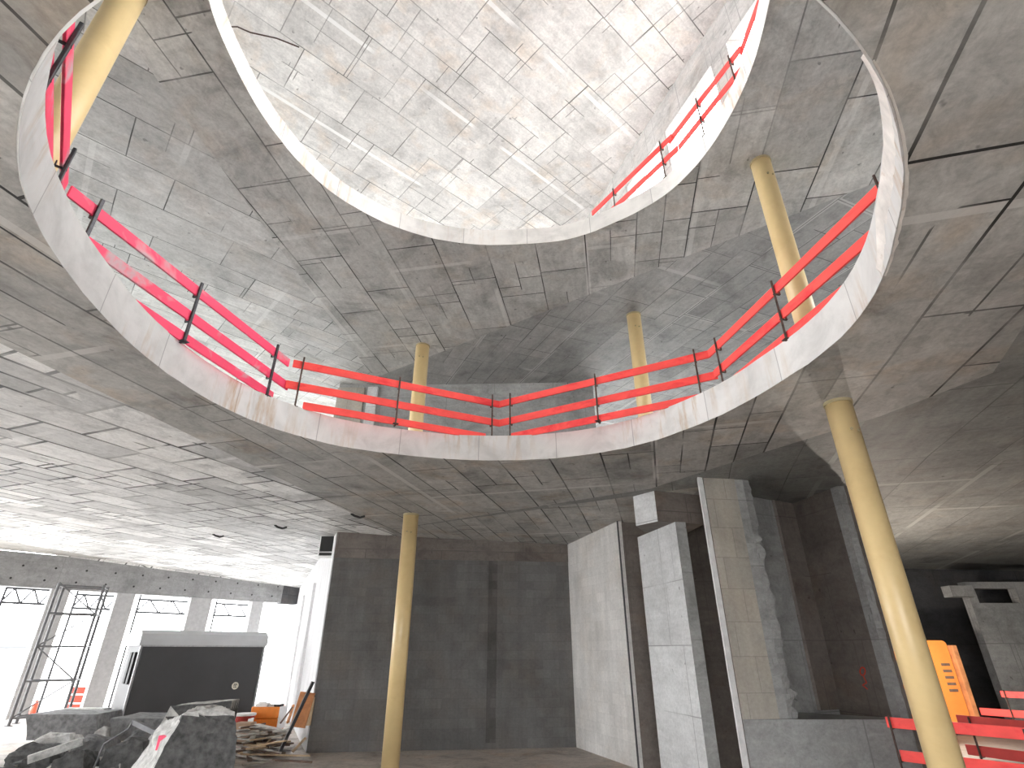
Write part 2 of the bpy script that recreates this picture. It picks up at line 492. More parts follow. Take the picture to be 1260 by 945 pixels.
# ---------------------------------------------------------------- round openings
CX, CY = -0.3, 5.7
H1 = [(-2.49,1.81),(-3.02,2.12),(-3.35,2.41),(-3.74,2.82),(-4.06,3.31),(-4.28,3.84),(-4.44,4.32),(-4.55,4.9),(-4.67,6.31),(-4.31,7.93),(-3.38,9.13),(-2.03,9.8),(0,10.1),(1.1,9.9),(1.84,9.57),(3.0,8.4),(3.69,6.81),(3.95,5.58),(3.78,4.45),(3.46,3.73),(3.18,3.16),(2.74,2.57),(2.34,2.16),(2.02,1.93),(1.75,1.74),(1.2,1.5),(-0.3,1.33),(-1.6,1.5)]
H2 = [(-4.6,4.64),(-4.67,5.25),(-4.66,5.65),(-4.62,6.4),(-4.42,7.26),(-4.05,8.17),(-3.57,8.79),(-2.82,9.42),(-1.75,9.91),(0.2,10.06),(1.36,9.91),(2.42,9.29),(3.33,8.51),(3.77,7.65),(4.02,6.56),(4.05,5.65),(3.96,5.0),(3.6,3.7),(2.6,2.4),(1.0,1.5),(-0.3,1.33),(-1.6,1.5),(-3.1,2.35),(-4.2,3.7)]
def ring(pts, n=120):
    pr = sorted((math.atan2(y - CY, x - CX), math.hypot(x - CX, y - CY)) for x, y in pts)
    pr = [(pr[-1][0] - 2 * math.pi, pr[-1][1])] + pr + [(pr[0][0] + 2 * math.pi, pr[0][1])]
    rs = []
    for i in range(n):
        a = -math.pi + 2 * math.pi * i / n
        for (a0, r0), (a1, r1) in zip(pr[:-1], pr[1:]):
            if a0 <= a <= a1:
                rs.append(r0 + (r1 - r0) * (a - a0) / (a1 - a0)); break
    for _ in range(2): rs = [(rs[i - 1] + 2 * rs[i] + rs[(i + 1) % n]) / 4 for i in range(n)]
    return [(CX + r * math.cos(-math.pi + 2 * math.pi * i / n), CY + r * math.sin(-math.pi + 2 * math.pi * i / n)) for i, r in enumerate(rs)]
ring1, ring2 = ring(H1), ring(H2)

def rim(name, rg, zfun, ztop, matname, jag=0.02):
    n = len(rg); vs = []; uv = []; fs = []; u = 0
    rows = 6
    for i in range(n + 1):
        x, y = rg[i % n]
        if i: u += math.hypot(x - rg[(i - 1) % n][0], y - rg[(i - 1) % n][1])
        dx, dy = (x - CX), (y - CY); r = math.hypot(dx, dy); dx /= r; dy /= r
        z0 = zfun(x, y)
        vs.append((x + dx * .01, y + dy * .01, z0 + .01)); uv.append((u, z0))
        for k in range(rows - 1):
            t = k / (rows - 2)
            z = z0 + (ztop - z0) * t
            jj = 0.0
            if k == 0: z -= 0.006 + jag * max(0, noise.noise(V((u * 2.3, 0, ztop)))); jj = jag * 0.6 * noise.noise(V((u * 5, 3, ztop)))
            if k == rows - 2: z += 0.012; jj = jag * 0.5 * noise.noise(V((u * 4, 8, ztop)))
            inn = 0.012 + abs(jj)
            vs.append((x - dx * inn, y - dy * inn, z)); uv.append((u, z))
    for i in range(n):
        for k in range(rows - 1):
            a = i * rows + k
            fs.append((a, a + 1, a + rows + 1, a + rows))
    # back skin gives the rim a real thickness
    o = struct(name, (vs, fs), matname, uvs=uv, smooth=False)
    return o

# ---------------------------------------------------------------- levels
FA, FB = V((-21.8, 23.6, 0)), V((-12.6, 33.8, 0))     # glazed facade line, bottom left of the photo
fdir = (FB - FA).normalized(); fn = V((-fdir.y, fdir.x, 0))
FC = FA - fdir * 8.0
OUT = [(FB.x, FB.y), (FA.x, FA.y), (FC.x, FC.y), (FC.x, -7), (25, -7), (25, 34)]
# underside of the first slab: folded plates (hinges)
def hinge(a, b2, k):
    a, b2 = V(a), V(b2); d = (b2 - a).normalized(); n = V((d.y, -d.x))
    return lambda x, y: k * max(0.0, (V((x, y)) - a).dot(n))
LA, LB = (-6.9, 2.5), (-4.2, 15.5)
hl = hinge(LB, LA, 0.030)        # left plate rises to the facade
RA, RB = (-5, 17.6), (6, 11)
hr = hinge(RB, RA, -0.04)        # plate behind dips
def z1(x, y): return 5.86 + hl(x, y) + hr(x, y)
def ext(a, b2, s=40):
    a, b2 = V(a), V(b2); d = (b2 - a).normalized(); return (a - d * s, b2 + d * s)
def clipline(a, b2, outer):
    """cut the endless line to the slab outline, a little inside it"""
    a, b2 = ext(a, b2, 60)
    hits = []
    n = len(outer)
    for i in range(n):
        p = intersect_line_line_2d(a, b2, V(outer[i]), V(outer[(i + 1) % n]))
        if p: hits.append(p)
    hits.sort(key=lambda p: (p - a).length)
    d = (b2 - a).normalized()
    return (hits[0] + d * 0.02, hits[-1] - d * 0.02)
C1A, C1B = (3.2, 12.2), (6.6, 6.6)
def side(p, a, b2): return (b2[0] - a[0]) * (p[1] - a[1]) - (b2[1] - a[1]) * (p[0] - a[0])
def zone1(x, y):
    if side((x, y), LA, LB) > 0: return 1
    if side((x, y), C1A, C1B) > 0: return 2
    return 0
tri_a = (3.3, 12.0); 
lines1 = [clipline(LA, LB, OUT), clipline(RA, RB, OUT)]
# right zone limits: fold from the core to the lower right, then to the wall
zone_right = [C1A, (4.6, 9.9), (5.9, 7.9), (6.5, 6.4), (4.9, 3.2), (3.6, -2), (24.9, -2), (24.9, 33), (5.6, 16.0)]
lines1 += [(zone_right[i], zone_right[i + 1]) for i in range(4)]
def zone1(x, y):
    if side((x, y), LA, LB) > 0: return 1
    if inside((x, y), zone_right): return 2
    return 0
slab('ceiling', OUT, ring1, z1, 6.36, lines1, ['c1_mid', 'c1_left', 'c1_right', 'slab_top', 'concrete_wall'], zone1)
rim('trim_1', ring1, z1, 6.36, 'rim1')

GA, GB = (-6.35, 3.5), (-5.4, 13.0)
h2l = hinge(GB, GA, 0.05)
KA, KB = (-2.62, 15.5), (3.93, 10.82)
h2r = hinge(KB, KA, 0.03)
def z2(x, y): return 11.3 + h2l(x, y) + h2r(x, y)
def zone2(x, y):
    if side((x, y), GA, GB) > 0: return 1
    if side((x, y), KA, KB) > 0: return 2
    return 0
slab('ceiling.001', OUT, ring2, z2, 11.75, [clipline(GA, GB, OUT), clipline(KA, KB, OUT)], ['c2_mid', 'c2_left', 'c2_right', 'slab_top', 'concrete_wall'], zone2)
rim('trim_2', ring2, z2, 11.75, 'rim2')
# roof over everything
OUT3 = [(FB.x, FB.y), (FA.x, FA.y), (FC.x, FC.y), (FC.x, -7), (10.5, -7), (-3.4, 34)]
struct('ceiling.002', G().prism(OUT3, 16.75, 17.15).vf, 'c3')

# ground floor and ground outside
struct('floor', G().prism(OUT, -0.3, 0.0).vf, 'floor')
struct('floor.001', G().prism([(-90, -60), (90, -60), (90, 110), (-90, 110)], -0.6, -0.32).vf, 'ground')

def wallprism(name, a, b2, th, z0, z1_, mat, side_=1):
    a, b2 = V((a[0], a[1], 0)), V((b2[0], b2[1], 0))
    d = (b2 - a).normalized(); n = V((-d.y, d.x, 0)) * th * side_
    return struct(name, G().prism([(a.x, a.y), (b2.x, b2.y), (b2.x + n.x, b2.y + n.y), (a.x + n.x, a.y + n.y)], z0, z1_).vf, mat)

# facade beam, its dark end, pillars
bz0 = 4.95
ztopf = 6.34
bpts = [FC - fn * 0, FB + fdir * 0.0]
e1 = FB - fdir * 1.0
def quad(a, b2, th): 
    n = V((-(b2 - a).normalized().y, (b2 - a).normalized().x, 0)) * th
    return [(a.x, a.y), (b2.x, b2.y), (b2.x + n.x, b2.y + n.y), (a.x + n.x, a.y + n.y)]
o = struct('trim_3', G().prism(quad(FC, e1, 0.5), bz0, ztopf).vf, 'beam')
struct('trim_4', G().prism(quad(e1 - fn * 0.02, FB - fn * 0.02, 0.52), bz0 - 0.05, ztopf).vf, 'concrete_dark')
# formwork tie holes along the beam
ties = G(); Lb = (e1 - FC).length
k = 0.6
while k < Lb:
    for zz in (bz0 + 0.32, bz0 + 0.85):
        c = FC + fdir * (k + (0.25 if zz > bz0 + 0.5 else 0)) - fn * 0.004 + V((0, 0, zz))
        ties.tube(c, c + fn * 0.01, 0.045, 8)
    k += 1.15
mesh('tie_hole', ties.vf, 'black')['kind'] = 'structure'
bpy.data.objects['tie_hole'].name = 'trim_5'
for i, (xa, xb) in enumerate(((143, 166), (236, 262), (312, 326), (60, 84))):
    a, b2 = PW(xa, 737, FA, FB), PW(xb, 737, FA, FB)
    a.z = b2.z = 0
    struct('trim_%d' % (6 + i), G().prism(quad(a + fn * 0.05, b2 + fn * 0.05, 0.45), 0.0, bz0 + 0.02).vf, 'out_grey')
# windows between the pillars: white frames and clear panes
m, nt, b = new_mat('glass')
b.inputs['Base Color'].default_value = (1, 1, 1, 1); b.inputs['Roughness'].default_value = 0
tr = N(nt, 'ShaderNodeBsdfTransparent'); gl = N(nt, 'ShaderNodeBsdfGlossy'); gl.inputs['Roughness'].default_value = 0.02
mx = N(nt, 'ShaderNodeMixShader'); mx.inputs[0].default_value = 0.06
L(nt, tr.outputs[0], mx.inputs[1]); L(nt, gl.outputs[0], mx.inputs[2]); L(nt, mx.outputs[0], nt.nodes['Material Output'].inputs[0])

# white side wall towards the facade, shallow pilasters
WL = V((-5.72, 17.75, 0))
def wdir(): return (V((FB.x, FB.y, 0)) - WL).normalized()
wd = wdir(); wn = V((wd.y, -wd.x, 0))
if wn.x < 0: wn = -wn
struct('wall_left', G().prism([(WL.x, WL.y), (FB.x, FB.y), (FB.x + wn.x * .3, FB.y + wn.y * .3), (WL.x + wn.x * .3, WL.y + wn.y * .3)], 0, ztopf).vf, 'plaster_white')
for t in (0.30, 0.62):
    c = WL.lerp(FB, t)
    G_ = G().prism([(c.x - wn.x * .10, c.y - wn.y * .10), (c.x + wd.x * .28 - wn.x * .10, c.y + wd.y * .28 - wn.y * .10), (c.x + wd.x * .28, c.y + wd.y * .28), (c.x, c.y)], 0, 4.9)
    struct('trim_%d' % (10 if t < .5 else 11), G_.vf, 'plaster_white')
# dark service opening high in the white wall
vo_ = empty('vent_box', tuple(PY(403, 686, 18.3) + V((0, 0, 0))), 'small dark double vent box high on the white wall beside the dark block wall', 'vent')
pA, pB = PY(396, 660, 18.3), PY(410, 684, 18.3)
cc = (pA + pB) / 2; hw = abs(pB.x - pA.x) / 2; hh = abs(pA.z - pB.z) / 2
fr = G()
fr.bev(cc + V((0, 0.06, 0)), (hw + .05, 0, 0), (0, 0.05, 0), (0, 0, hh + .05), .01)
mesh('frame', fr.vf, 'white_plastic', vo_)
mesh('upper_opening', G().bev(cc + V((0, 0.0, hh * .22)), (hw, 0, 0), (0, 0.02, 0), (0, 0, hh * .78), .004).vf, 'black', vo_)
mesh('lower_opening', G().bev(cc + V((0, 0.0, -hh * .82)), (hw, 0, 0), (0, 0.02, 0), (0, 0, hh * .14), .004).vf, 'black', vo_)

# dark block back wall with lintel course and darker strip
W0, W1_ = V((-5.62, 17.55, 0)), V((1.86, 18.5, 0))
struct('wall_back', G().prism(quad(W0, W1_, 0.3), 0, ztopf).vf, 'block_dark')
bd = (W1_ - W0).normalized(); bn = V((bd.y, -bd.x, 0))
struct('trim_12', G().prism(quad(W0 + bn * 0.03, W1_ + bn * 0.03, 0.03), 5.12, ztopf).vf, 'concrete_brown')
sa, sb = PW(601, 720, W0, W1_), PW(612, 720, W0, W1_)
sa.z = sb.z = 0
struct('trim_13', G().prism(quad(sa + bn * 0.02, sb + bn * 0.02, 0.02), 0.15, 5.12).vf, 'block_strip')

# ---- concrete core on the right
q = [(1.86, 18.5), (2.97, 15.3), (3.09, 15.3), (3.15, 15.45), (3.9, 15.45), (3.9, 18.6)]
o = struct('wall_right', G().prism(q[:2] + [(3.09, 15.28), (2.2, 18.5)], 0, ztopf).vf, 'block_white')
struct('wall_right.001', G().prism([(3.10, 15.36), (4.4, 15.5), (4.4, 15.8), (3.0, 15.7)], 0, ztopf).vf, 'concrete_brown')
# dark joint line on the corner
struct('trim_14', G().prism([(2.955, 15.28), (2.965, 15.24), (2.995, 15.24), (2.995, 15.29)], 0, 5.8).vf, 'concrete_dark')
# deep beam above the pilaster
bx = [(3.34, 12.37), (4.5, 12.67), (4.4, 13.9), (3.3, 13.6), (2.95, 12.89)]
struct('beam', G().prism(bx, 5.15, ztopf).vf, ['concrete_brown', 'concrete_light'], matidx=[0, 0, 0, 0, 0, 0, 1])  # side towards the facade is pale concrete, daylight painted on
# pilaster: facade light painted as a pale side face, darker front
pil = [(3.75, 12.42), (3.99, 12.46), (4.05, 14.4), (3.30, 14.4)]
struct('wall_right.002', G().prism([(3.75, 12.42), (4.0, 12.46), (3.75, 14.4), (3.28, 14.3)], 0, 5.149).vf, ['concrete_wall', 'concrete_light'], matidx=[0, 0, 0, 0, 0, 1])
# dark shaft behind
struct('wall_right.003', G().prism([(3.95, 14.2), (6.0, 14.2), (6.0, 14.5), (3.95, 14.5)], 0, ztopf).vf, 'concrete_brown')
# tall masonry pier with white plaster bead
pier = [(4.15, 11.31), (4.86, 11.40), (5.15, 12.6), (4.72, 12.6)]
struct('wall_right.004', G().prism(pier, 1.39, ztopf).vf, 'block_tan')
struct('wall_right.005', G().prism([(4.15, 11.31), (7.10, 11.31), (7.10, 11.55), (5.6, 12.7), (4.72, 12.6)], 0, 1.389).vf, 'concrete_wall')
bead = G().prism([(4.01, 11.24), (4.13, 11.295), (4.149, 11.40), (4.05, 11.42)], 0, ztopf)
struct('trim_15', bead.vf, 'white_plastic')
# rough concrete edge right of the pier
def rough_edge(name, p0, p1, w, z0, z1_, mat, seed, n=46, depth=0.25):
    """upright broken edge: width varies with height"""
    p0, p1 = V(p0).to_3d(), V(p1).to_3d()
    d = (p1 - p0).normalized(); nn = V((-d.y, d.x, 0)) * depth
    vs = []; fs = []
    for i in range(n + 1):
        z = z0 + (z1_ - z0) * i / n
        j = w * 0.45 * noise.noise(V((seed, z * 3.1, 0))) + w * .5 * noise.noise(V((seed, z * 11, 4)))
        k2 = w * 0.2 * noise.noise(V((seed + 9, z * 5, 0)))
        jd = 0.05 * noise.noise(V((seed + 3, z * 6, 0)))
        for p in (p0 + d * k2 * .3, p0.lerp(p1, .5) - nn * (.12 + jd), p1 + d * j, p1 + d * j + nn, p0 + nn):
            vs.append((p.x, p.y, z))
    for i in range(n):
        for k2 in range(5):
            a = i * 5 + k2; b3 = i * 5 + (k2 + 1) % 5
            fs.append((a, b3, b3 + 5, a + 5))
    fs += [(4, 3, 2, 1, 0), tuple(n * 5 + q for q in range(5))]
    return struct(name, (vs, fs), mat)
rough_edge('trim_16', (4.86, 11.42), (5.22, 11.5), 0.30, 1.39, 5.855, 'concrete_wall', 2.0)
# recess
struct('wall_recess', G().prism([(5.0, 12.35), (6.95, 13.25), (6.9, 13.55), (4.95, 12.7)], 1.2, ztopf).vf, 'concrete_wall')
struct('wall_recess.001', G().prism([(6.35, 12.97), (6.97, 13.25), (6.97, 13.2), (6.4, 12.93)], 1.39, ztopf).vf, 'concrete_brown')
struct('wall_recess.002', G().prism([(6.96, 13.3), (7.28, 11.75), (7.5, 11.75), (7.3, 13.4)], 0, ztopf).vf, 'concrete_brown')
rough_edge('trim_17', (7.27, 11.73), (7.55, 11.80), 0.3, 0, 5.8, 'concrete_wall', 5.0, depth=.2)
# red site marks on the recess wall
mk = G()
c0 = PY(1062, 826, 12.3)
def wp(x, y): return PW(x, y, (6.96, 13.3, 0), (7.28, 11.75, 0)) + V((-0.012, -0.004, 0))
pts = [wp(1062 + 3.2 * math.cos(a), 826 + 5 * math.sin(a)) for a in [i * math.pi / 6 for i in range(13)]]
mk.pipe(pts, 0.012, 6)
mk.pipe([wp(1063, 832), wp(1067, 840), wp(1062, 843), wp(1068, 848)], 0.010, 6)
o = mesh('trim_18', mk.vf, 'red_paint_mark'); o['kind'] = 'structure'

# far right: dark wall, paler concrete panel with a slot, stepped blocks
struct('wall_far', G().prism([(7.5, 21.5), (25, 21.5), (25, 21.9), (7.5, 21.9)], 0, ztopf).vf, 'concrete_dark')
pa, pb = PY(1188, 722, 19.0), PY(1300, 722, 19.0)
def yz(y, Y): return PY(1200, y, Y).z
zt, zs1, zs0 = yz(716, 19), yz(724, 19), yz(742, 19)
pan = G()
xl, xs, xe = pa.x, PY(1201, 730, 19).x, PY(1251, 730, 19).x
pan.box(((xl + 22) / 2, 19.15, (0 + zs0) / 2), ((22 - xl) / 2, 0, 0), (0, .15, 0), (0, 0, zs0 / 2))
pan.box(((xl + 22) / 2, 19.15, (zs1 + zt) / 2), ((22 - xl) / 2, 0, 0), (0, .15, 0), (0, 0, (zt - zs1) / 2))
pan.box(((xl + xs) / 2, 19.15, (zs0 + zs1) / 2), ((xs - xl) / 2, 0, 0), (0, .15, 0), (0, 0, (zs1 - zs0) / 2))
pan.box(((22 + xe) / 2, 19.15, (zs0 + zs1) / 2), ((22 - xe) / 2, 0, 0), (0, .15, 0), (0, 0, (zs1 - zs0) / 2))
struct('wall_far.001', pan.vf, 'concrete_wall')
struct('trim_19', G().box(((PY(1165, 728, 18.9).x + xl) / 2, 18.9, yz(728, 18.9)), ((xl - PY(1165, 728, 18.9).x) / 2, 0, 0), (0, .2, 0), (0, 0, .17)).vf, 'concrete_wall')
# raised concrete podium right of the near column
struct('floor.002', G().prism([(5.6, 7.4), (24.5, 2), (24.5, 21.4), (7.6, 21.4), (7.6, 12.2), (7.12, 11.2), (5.6, 11.2)], 0.0, 0.45).vf, 'concrete_brown')

# walls closing the ground floor, behind and to the right; unseen rear gap added for light
struct('wall_rear', G().prism([(FC.x, -7.3), (-7, -7.3), (-7, -7), (FC.x, -7)], 0, 5.86).vf, 'concrete_wall')
struct('wall_west_added', G().prism([(FC.x - .3, -7), (FC.x, -7), (FC.x, 6.5), (FC.x - .3, 6.5)], 0, 5.86).vf, 'concrete_wall')  # unseen wall, added to cut daylight on the near left ceiling
struct('wall_rear.001', G().prism([(3, -7.3), (25, -7.3), (25, -7), (3, -7)], 0, 5.86).vf, 'concrete_wall')
struct('wall_rear.002', G().prism([(-7, -7.3), (3, -7.3), (3, -7), (-7, -7)], 5.3, 5.86).vf, 'concrete_wall')
struct('wall_east', G().prism([(25, -7), (25.3, -7), (25.3, 34), (25, 34)], 0, 5.86).vf, 'concrete_wall')
struct('wall_north', G().prism([(1.9, 26), (25, 26), (25, 26.3), (1.9, 26.3)], 0, ztopf).vf, 'concrete_dark')
# first floor back wall
struct('wall_back.001', G().prism([(-6.4, 17.8), (3.0, 17.8), (3.0, 18.1), (-6.4, 18.1)], 6.36, 11.7).vf, 'concrete_wall')
struct('wall_back.002', G().prism([(-6.42, 17.74), (-5.45, 17.74), (-5.45, 17.8), (-6.42, 17.8)], 6.36, 11.2).vf, 'block_tan')
struct('trim_20', G().prism([(-5.3, 17.68), (-4.95, 17.68), (-4.95, 17.8), (-5.3, 17.8)], 6.36, 11.2).vf, 'concrete_light')
struct('wall_rear.003', G().prism([(FC.x, -7.3), (25, -7.3), (25, -7), (FC.x, -7)], 6.36, 11.3).vf, 'concrete_wall')  # unseen rear walls here and above, added to dim light from behind
struct('wall_rear.004', G().prism([(FC.x, -7.3), (10, -7.3), (10, -7), (FC.x, -7)], 11.75, 16.75).vf, 'concrete_light')
struct('wall_east.001', G().prism([(12, 14), (12.3, 14), (12.3, 30), (12, 30)], 6.36, 11.3).vf, 'concrete_wall')
# second floor wall with three bright window openings
w3a, w3b = V((2.95, 14.3, 0)), V((7.4, 1.3, 0))
w3d = (w3b - w3a).normalized(); w3n = V((-w3d.y, w3d.x, 0))
if w3n.x < 0: w3n = -w3n
def w3y(Y): t = (Y - w3a.y) / (w3b.y - w3a.y); return w3a.lerp(w3b, t)
def w3seg(ya, yb, z0, z1_):
    a, b2 = w3y(ya), w3y(yb)
    return [(a.x, a.y), (b2.x, b2.y), (b2.x + w3n.x * .3, b2.y + w3n.y * .3), (a.x + w3n.x * .3, a.y + w3n.y * .3)], z0, z1_
w3 = G()
w3.prism(*w3seg(19.3, -5.5, 15.6, 16.75))
for ya, yb in ((19.3, 12.3), (10.65, 10.3), (8.41, 7.87), (4.4, 3.4), (-1, -5.5)):
    w3.prism(*w3seg(ya, yb, 11.75, 15.6))
w3.prism(*w3seg(12.3, 4.4, 11.75, 11.95))
struct('wall_upper', w3.vf, 'wall3')

# ---------------------------------------------------------------- round columns
def column(x, y, z0, z1_, r, label):
    root = empty('round_column', (x, y, z0), label, 'column', 'cream round steel columns')
    vs = []; fs = []; n = 40; rows = [z0 + 0.003, z1_ - 0.003]
    for z in rows:
        for i in range(n):
            a = 2 * math.pi * i / n; vs.append((x + r * math.cos(a), y + r * math.sin(a), z))
    fs = [(i, (i + 1) % n, n + (i + 1) % n, n + i) for i in range(n)] + [tuple(reversed(range(n))), tuple(range(n, 2 * n))]
    o = mesh('shaft', (vs, fs), 'cream_paint', root)
    for p in o.data.polygons: p.use_smooth = len(p.vertices) == 4
    cap = G().tube((x, y, z1_ - 0.05), (x, y, z1_ - 0.002), r + .012, 32, cap=True)
    mesh('top_collar', cap.vf, 'cream_cap', root)
    bolt = G()
    for k in range(2):
        a = math.radians(-100 + 30 * k); c = V((x + r * math.cos(a), y + r * math.sin(a), z1_ - 0.5 - k * 0.02))
        bolt.tube(c, c + V((math.cos(a), math.sin(a), 0)) * 0.02, 0.02, 8)
    mesh('lug', bolt.vf, 'cream_cap', root)
    return root
column(-2.78, 14.8, 0, z1(-2.78, 14.8), .205, 'cream round column standing in front of the dark block wall, lower left of centre')
column(4.92, 7.36, 0, 5.86, .185, 'large near cream column at lower right, in front of the red boards')
column(-2.88, 14.9, 6.36, z2(-2.88, 14.9), .215, 'short looking cream column behind the middle of the first floor railing, left one')
column(3.58, 13.2, 6.36, z2(3.58, 13.2), .20, 'cream column behind the first floor railing, above the concrete core, middle right')
column(5.0, 7.65, 6.36, z2(5.0, 7.65), .185, 'cream column behind the right end of the railing, upper right')
column(-5.67, 4.52, 6.36, z2(-5.67, 4.52), .20, 'wide near cream column at the upper left corner behind pink boards')

# ---------------------------------------------------------------- guardrails
def guardrail(label, p0, p1, boards, posts, zbase, mat='red_board', group=None, post_mat='rusty_steel', pr=0.016, outn=None, square=False, btop=1.0):
    """boards: list of (start t, end t, z centre, height); posts: list of t"""
    p0, p1 = V((p0[0], p0[1], 0)), V((p1[0], p1[1], 0))
    d = (p1 - p0).normalized(); n = V((d.y, -d.x, 0))
    c = V((CX, CY, 0)) if outn is None else V(outn).to_3d()
    if n.dot(c - p0) < 0: n = -n            # n points to the open side
    root = empty('guardrail', (p0.x, p0.y, zbase), label, 'railing', group)
    for (ta, tb, z, h, *sl) in boards:
        s2 = sl[0] if sl else 0
        a = p0 + d * ta + V((0, 0, z)); b2 = p0 + d * tb + V((0, 0, z + s2))
        mesh('board', board_geo(a, b2, h, 0.03).vf, mat, root)
    for t, *zz in posts:
        zt = zz[0] if zz else zbase + btop
        b0 = p0 + d * t + n * 0.035
        gg = G()
        if square:
            gg.bev(b0 + V((0, 0, (zbase + zt) / 2)), d * .022, n * .016, V((0, 0, (zt - zbase) / 2)), .004)
        else:
            gg.tube(b0 + V((0, 0, zbase)), b0 + V((0, 0, zt)), pr, 10)
        po = mesh('post', gg.vf, post_mat, root)
        for (ta, tb, z, h, *sl) in boards:
            if ta - .05 <= t <= tb + .05:
                bb = b0 + V((0, 0, z - h / 2 - .012)); q = bb
                prof = [(.02, -.006), (-.091, -.006), (-.091, .066), (-.081, .066), (-.081, .006), (.02, .006)]
                vs = [q + n * u + d * sgn * .015 + V((0, 0, w)) for sgn in (-1, 1) for u, w in prof]
                fs = [tuple(range(6)), tuple(reversed(range(6, 12)))] + [((k + 1) % 6, k, 6 + k, 6 + (k + 1) % 6) for k in range(6)]
                mesh('hook', (vs, fs), post_mat, po)
        mesh('base_plate', G().bev(b0 + V((0, 0, zbase + .006)), d * .05, n * .05, V((0, 0, .006)), .002).vf, post_mat, po)
    return root
Z = 6.36
GR1 = 'red guardrails around the first floor opening'
def dist(a, b2): return math.hypot(a[0] - b2[0], a[1] - b2[1])
k00, k0, k1, k2, k3, k4, k5 = (-3.05, 1.80), (-5.12, 4.47), (-4.09, 8.63), (-4.02, 8.62), (-0.275, 10.45), (3.5, 8.28), (4.22, 4.35)
k0b = (-5.08, 4.50)
def tpt(a, b2, p): # parameter of the point nearest p
    d = V((b2[0] - a[0], b2[1] - a[1])).normalized(); return V((p[0] - a[0], p[1] - a[1])).dot(d)
d0 = dist(k00, k0)
guardrail('pink painted guardrail run at far upper left beside the wide cream column', k00, k0,
    [(-.5, d0, 7.22, .20), (-.3, d0 - .25, 6.76, .18), (0.3, d0 - .5, 6.44, .15)], [(tpt(k00, k0, (-3.76, 2.80)), 7.42), (tpt(k00, k0, (-4.78, 4.10)), 7.42)], Z, 'pink_board', GR1, 'dark_steel', square=True)
d1 = dist(k0b, k1)
guardrail('long faded pink guardrail run on the left side of the opening', k0b, k1,
    [(0, d1 - .02, 7.22, .16), (0.35, d1 + .08, 6.79, .16), (0.3, d1 - .25, 6.44, .15)],
    [(tpt(k0b, k1, (-4.90, 4.8)), 7.40), (tpt(k0b, k1, (-4.58, 6.42)), 7.37), (tpt(k0b, k1, (-4.15, 8.2)), 7.37)], Z, 'pink_board', GR1, 'dark_steel', square=True)
d2 = dist(k2, k3)
guardrail('bright red guardrail run left of the middle kink, in front of a cream column', k2, k3,
    [(0, d2, 7.22, .15), (-.05, d2 + .03, 6.785, .15), (.3, d2 - .3, 6.43, .14)],
    [(tpt(k2, k3, (-3.86, 8.68)), 7.37), (tpt(k2, k3, (-2.24, 9.5)), 7.37), (tpt(k2, k3, (-.42, 10.35)), 7.40)], Z, 'red_board', GR1)
d3 = dist(k3, k4)
guardrail('bright red guardrail run right of the middle kink', k3, k4,
    [(0, d3, 7.22, .15), (0, d3 + .08, 6.785, .15), (.3, d3 - .2, 6.43, .14)],
    [(tpt(k3, k4, (.0, 10.35)), 7.40), (tpt(k3, k4, (1.70, 9.45)), 7.37), (tpt(k3, k4, (3.28, 8.38)), 7.37)], Z, 'red_board', GR1)
d4 = dist(k4, k5)
guardrail('bright red guardrail run on the right, crossing the upper right cream column', k4, k5,
    [(0, d4 + .05, 7.22, .15), (.06, d4 - .1, 6.785, .15), (.2, d4 - .4, 6.43, .14)],
    [(tpt(k4, k5, (3.56, 7.98)), 7.37), (tpt(k4, k5, (3.86, 6.38)), 7.37), (tpt(k4, k5, (4.20, 4.45)), 7.40)], Z, 'red_board', GR1)
# second floor, seen against the bright windows
GR2 = 'red guardrails around the upper opening'
Z2 = 11.75
u0, u1, u2 = (2.10, 10.55), (3.56, 8.20), (4.32, 6.25)
u3 = (4.60, 5.0)
du = dist(u0, u1)
guardrail('lowest left guardrail run at the upper opening below the windows', u0, u1, [(0, du, 12.75, .15), (.3, du + .1, 12.28, .15)], [(tpt(u0, u1, (2.52, 9.8)), 12.85), (tpt(u0, u1, (3.36, 8.45)), 12.9)], Z2, 'red_board', GR2)
du = dist(u1, u2)
guardrail('middle guardrail run at the upper opening in front of the bright windows', (u1[0] + .03, u1[1]), (u2[0] + .03, u2[1]), [(-.15, du, 12.75, .15), (.1, du + .1, 12.28, .15)], [(tpt(u1, u2, (3.86, 7.4)), 12.9), (tpt(u1, u2, (4.22, 6.5)), 12.9)], Z2, 'red_board', GR2)
du = dist(u2, (4.25, 3.4))
guardrail('topmost guardrail run at the upper opening reaching the frame edge', (u2[0] + .06, u2[1]), (4.25 + .06, 3.4), [(-.1, du, 12.75, .15), (0, du, 12.28, .15)], [(1.2, 12.9)], Z2, 'red_board', GR2)
# ground floor right
GR3 = 'red guardrails on the podium at lower right'
a0, a1 = (6.08, 10.22), (7.9, 7.9)
dA = dist(a0, a1)
guardrail('nearest pink red guardrail at the lower right behind the big column', a0, a1, [(0, dA, 1.46, .15), (.08, dA, 1.02, .15)], [(.06, 1.56), (1.75, 1.52)], .45, 'red_board', GR3, outn=(4, 8))
a0, a1 = (7.62, 10.75), (8.5, 8.9)
guardrail('second dark red guardrail seen between the boards of the nearest one', a0, a1, [(0, 2.0, 1.44, .15), (0, 2.0, 1.02, .15)], [(.2, 1.5), (1.8, 1.5)], .45, 'dark_red_board', GR3, outn=(4, 8))
a0, a1 = (12.75, 17.0), (14.0, 15.0)
dA = dist(a0, a1)
guardrail('farthest red guardrail in front of the pale concrete panel', a0, a1, [(.6, dA, 1.46, .15), (0, dA, 1.02, .17)], [(.7, 1.56), (2.6, 1.56)], .45, 'red_board', GR3, outn=(4, 8))

